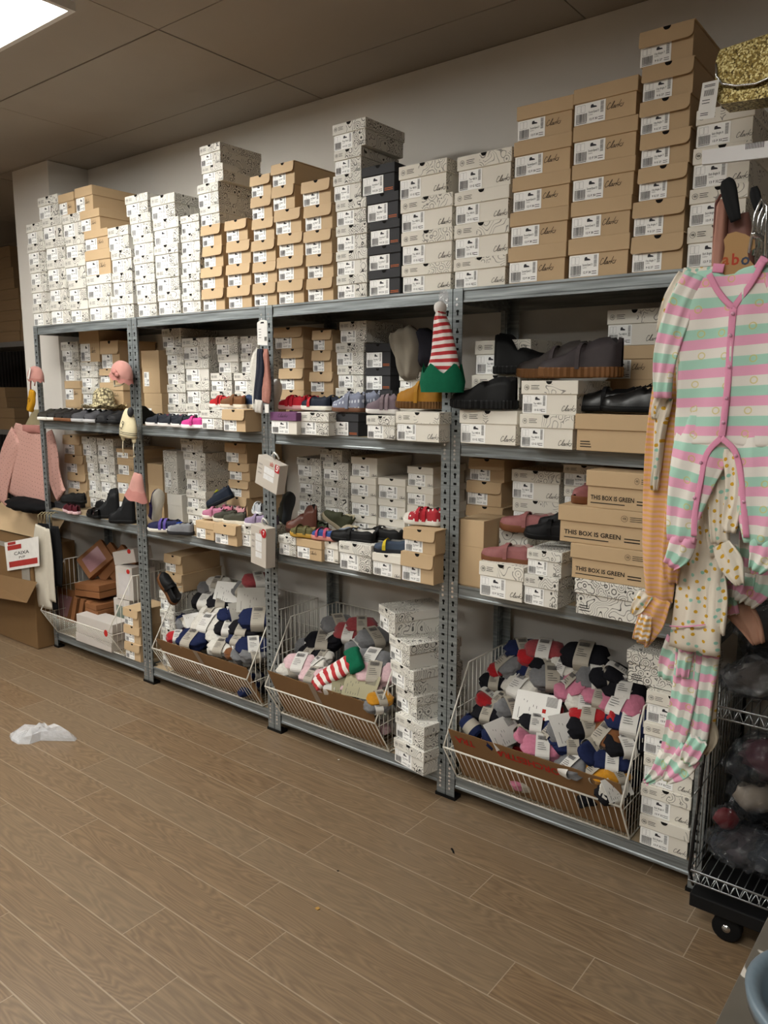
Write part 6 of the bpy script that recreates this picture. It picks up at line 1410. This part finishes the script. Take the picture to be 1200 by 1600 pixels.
# ---------------------------------------------------------------- left background: dark carton shelves, big carton with sign
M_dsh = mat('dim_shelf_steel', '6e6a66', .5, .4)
t = thing('back_shelving', 'dim shelving bay with brown cartons beyond the pillar', 'shelving', (-1.9, .9, 0))
xl, xr, y0 = -3.4, at(42, 520, .75).x+.05, .75
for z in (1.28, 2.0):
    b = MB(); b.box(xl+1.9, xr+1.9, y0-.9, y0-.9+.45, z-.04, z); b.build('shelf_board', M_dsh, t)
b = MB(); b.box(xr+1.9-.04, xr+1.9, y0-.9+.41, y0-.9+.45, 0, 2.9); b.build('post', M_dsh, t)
M_dimb = cardboard('shaded_carton', '6e5639', .08)  # carton brown darkened to stand in for the unlit recess
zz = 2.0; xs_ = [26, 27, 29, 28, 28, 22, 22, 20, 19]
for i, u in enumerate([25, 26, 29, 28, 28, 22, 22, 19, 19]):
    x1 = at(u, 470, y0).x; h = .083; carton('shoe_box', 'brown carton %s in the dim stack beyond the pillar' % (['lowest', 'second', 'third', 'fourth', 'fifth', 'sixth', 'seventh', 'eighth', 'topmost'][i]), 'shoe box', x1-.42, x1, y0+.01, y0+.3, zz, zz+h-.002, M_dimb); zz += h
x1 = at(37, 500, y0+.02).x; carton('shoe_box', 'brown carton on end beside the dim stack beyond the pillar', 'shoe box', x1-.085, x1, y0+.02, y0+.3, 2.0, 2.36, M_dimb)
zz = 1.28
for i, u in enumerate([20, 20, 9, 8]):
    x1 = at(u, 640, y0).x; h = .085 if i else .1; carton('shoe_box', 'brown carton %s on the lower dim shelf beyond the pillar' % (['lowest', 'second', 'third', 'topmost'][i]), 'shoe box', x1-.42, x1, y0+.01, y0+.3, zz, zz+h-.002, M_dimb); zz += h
M_big = cardboard('big_carton', '6e5230', .12)
t = thing('large_carton', 'large worn cardboard carton with open flap and red sale sign', 'carton', (-.42, .0, 0.001))
b = MB(); xr_ = .40
b.bbox(-.55, xr_, -.1, .195, 0, .66, .006); b.build('body', M_big, t)
b = MB(); b.rings([[(-.45, -.105, .40), (.46, -.105, .45)], [(-.30, -.26, .30), (.50, -.20, .345)]], closed=False, cap=False, sm=False); b.build('flap', M_big, t)
b = MB(); b.rings([[(-.55, -.104, .655), (xr_+.0, -.104, .655)], [(-.55, -.104, .63), (xr_+.0, -.104, .62)]], closed=False, cap=False, sm=False)
b.box(xr_-.13, xr_-.03, -.1035, -.102, .4, .66); b.build('clear_tape', mat('grey_tape', '8c8880', .3), t)
b = MB(); b.rings([[(-.5, .05, .67), (xr_-.02, .05, .67)], [(-.5, .19, .86), (xr_-.05, .19, .83)]], closed=False, cap=False, sm=False); b.build('upright_flap', M_kraft, t)
ca = at(6, 850, -.115); cb = at(52, 888, -.115)
t = thing('sale_sign', 'white sheet with red blocks taped to large carton', 'sign', (0, 0, 0)); ys = -.112
b = MB(); c = px([(7, 848), (60, 838), (62, 884), (12, 892)], ys); b.prism(c, ys-.001, ys, m=0)
A, B_, C_, D_ = [Vector((x, ys-.0016, z)) for x, z in (c[3], c[2], c[1], c[0])]
TP = lambda a, cc: A.lerp(B_, a).lerp(D_.lerp(C_, a), cc)
for (a0_, a1_, c0_, c1_) in ((.08, .95, .10, .30), (.08, .5, .70, .86), (.10, .34, .88, .98)): b.face([TP(a0_, c0_), TP(a1_, c0_), TP(a1_, c1_), TP(a0_, c1_)], 1)
add_text(b, 'CAIXA', .16, lambda a, cc: TP(.26+a*.95, .50+cc*1.0), 2, .01); add_text(b, 'PVP', .12, lambda a, cc: TP(.40+a, .36+cc), 2, .01)
b.build('sheet', [M_tag, mat('sign_red', 'a03430', .6), M_ink], t)
t = thing('dark_garment_roll', 'black padded garment lying over large carton beneath the pink top', 'garment', (-.28, .05, .885)); b = MB(); b.ball((0, 0, 0), .2, squash=(1.35, .5, .24), noise=.10, n=26); b.build('fabric', mat('black_cotton', '0d0d0f'), t)

# ---------------------------------------------------------------- floor litter
p = atz(70, 1152, 0)
t = thing('plastic_bag', 'crumpled clear plastic bag lying on the wooden floor', 'plastic bag', (p.x, p.y, 0), (0, 0, R(33))); t.scale = (1.25, 1.15, 1.1)
b = MB(); q = random.Random(11); rs = []; NN = 22
out = [(-.16, -.01), (-.14, .05), (-.08, .07), (-.05, .1), (-.03, .065), (.02, .05), (.08, .03), (.15, .0), (.155, -.03), (.08, -.035), (.0, -.04), (-.03, -.08), (-.08, -.085), (-.13, -.05)]
for s, z in ((1, .001), (.97, .012), (.8, .03), (.5, .042), (.2, .036)):
    rs.append([(x*s*.85, y*s*.85, max(.001, z*(1+q.uniform(-.45, .45)))) for x, y in out])
b.rings(rs, sm=False); b.build('film', film('floor_bag_film', 'e4e6ea', .42, .15), t)
def scrap(label, u, v, pts, m_, h=.002, cat='litter'):
    p = atz(u, v, 0); t = thing('floor_scrap', label, cat, (p.x, p.y, 0)); b = MB(); b.prism(pts, .0003, h, 'z'); b.build('scrap', m_, t)
scrap('tiny torn kraft paper scrap in the middle of the floor', 496, 1420, [(-.007, -.004), (.006, -.006), (.008, .004), (-.003, .007)], mat('scrap_kraft', 'b08a4c', .8), .003)
scrap('small black curl of thread on the floor before the third post', 708, 1330, [(-.014, .006), (-.004, -.001), (.004, -.009), (.013, -.012), (.006, -.003), (-.003, .006), (-.012, .011)], M_rub, .003)
scrap('faint white speck on the floor near the elf-sock basket', 529, 1187, [(-.004, -.003), (.004, -.003), (.003, .004)], M_tag)
scrap('small brown fleck on the floor near the front', 528, 1361, [(-.003, -.003), (.004, -.002), (.002, .004)], M_ink)
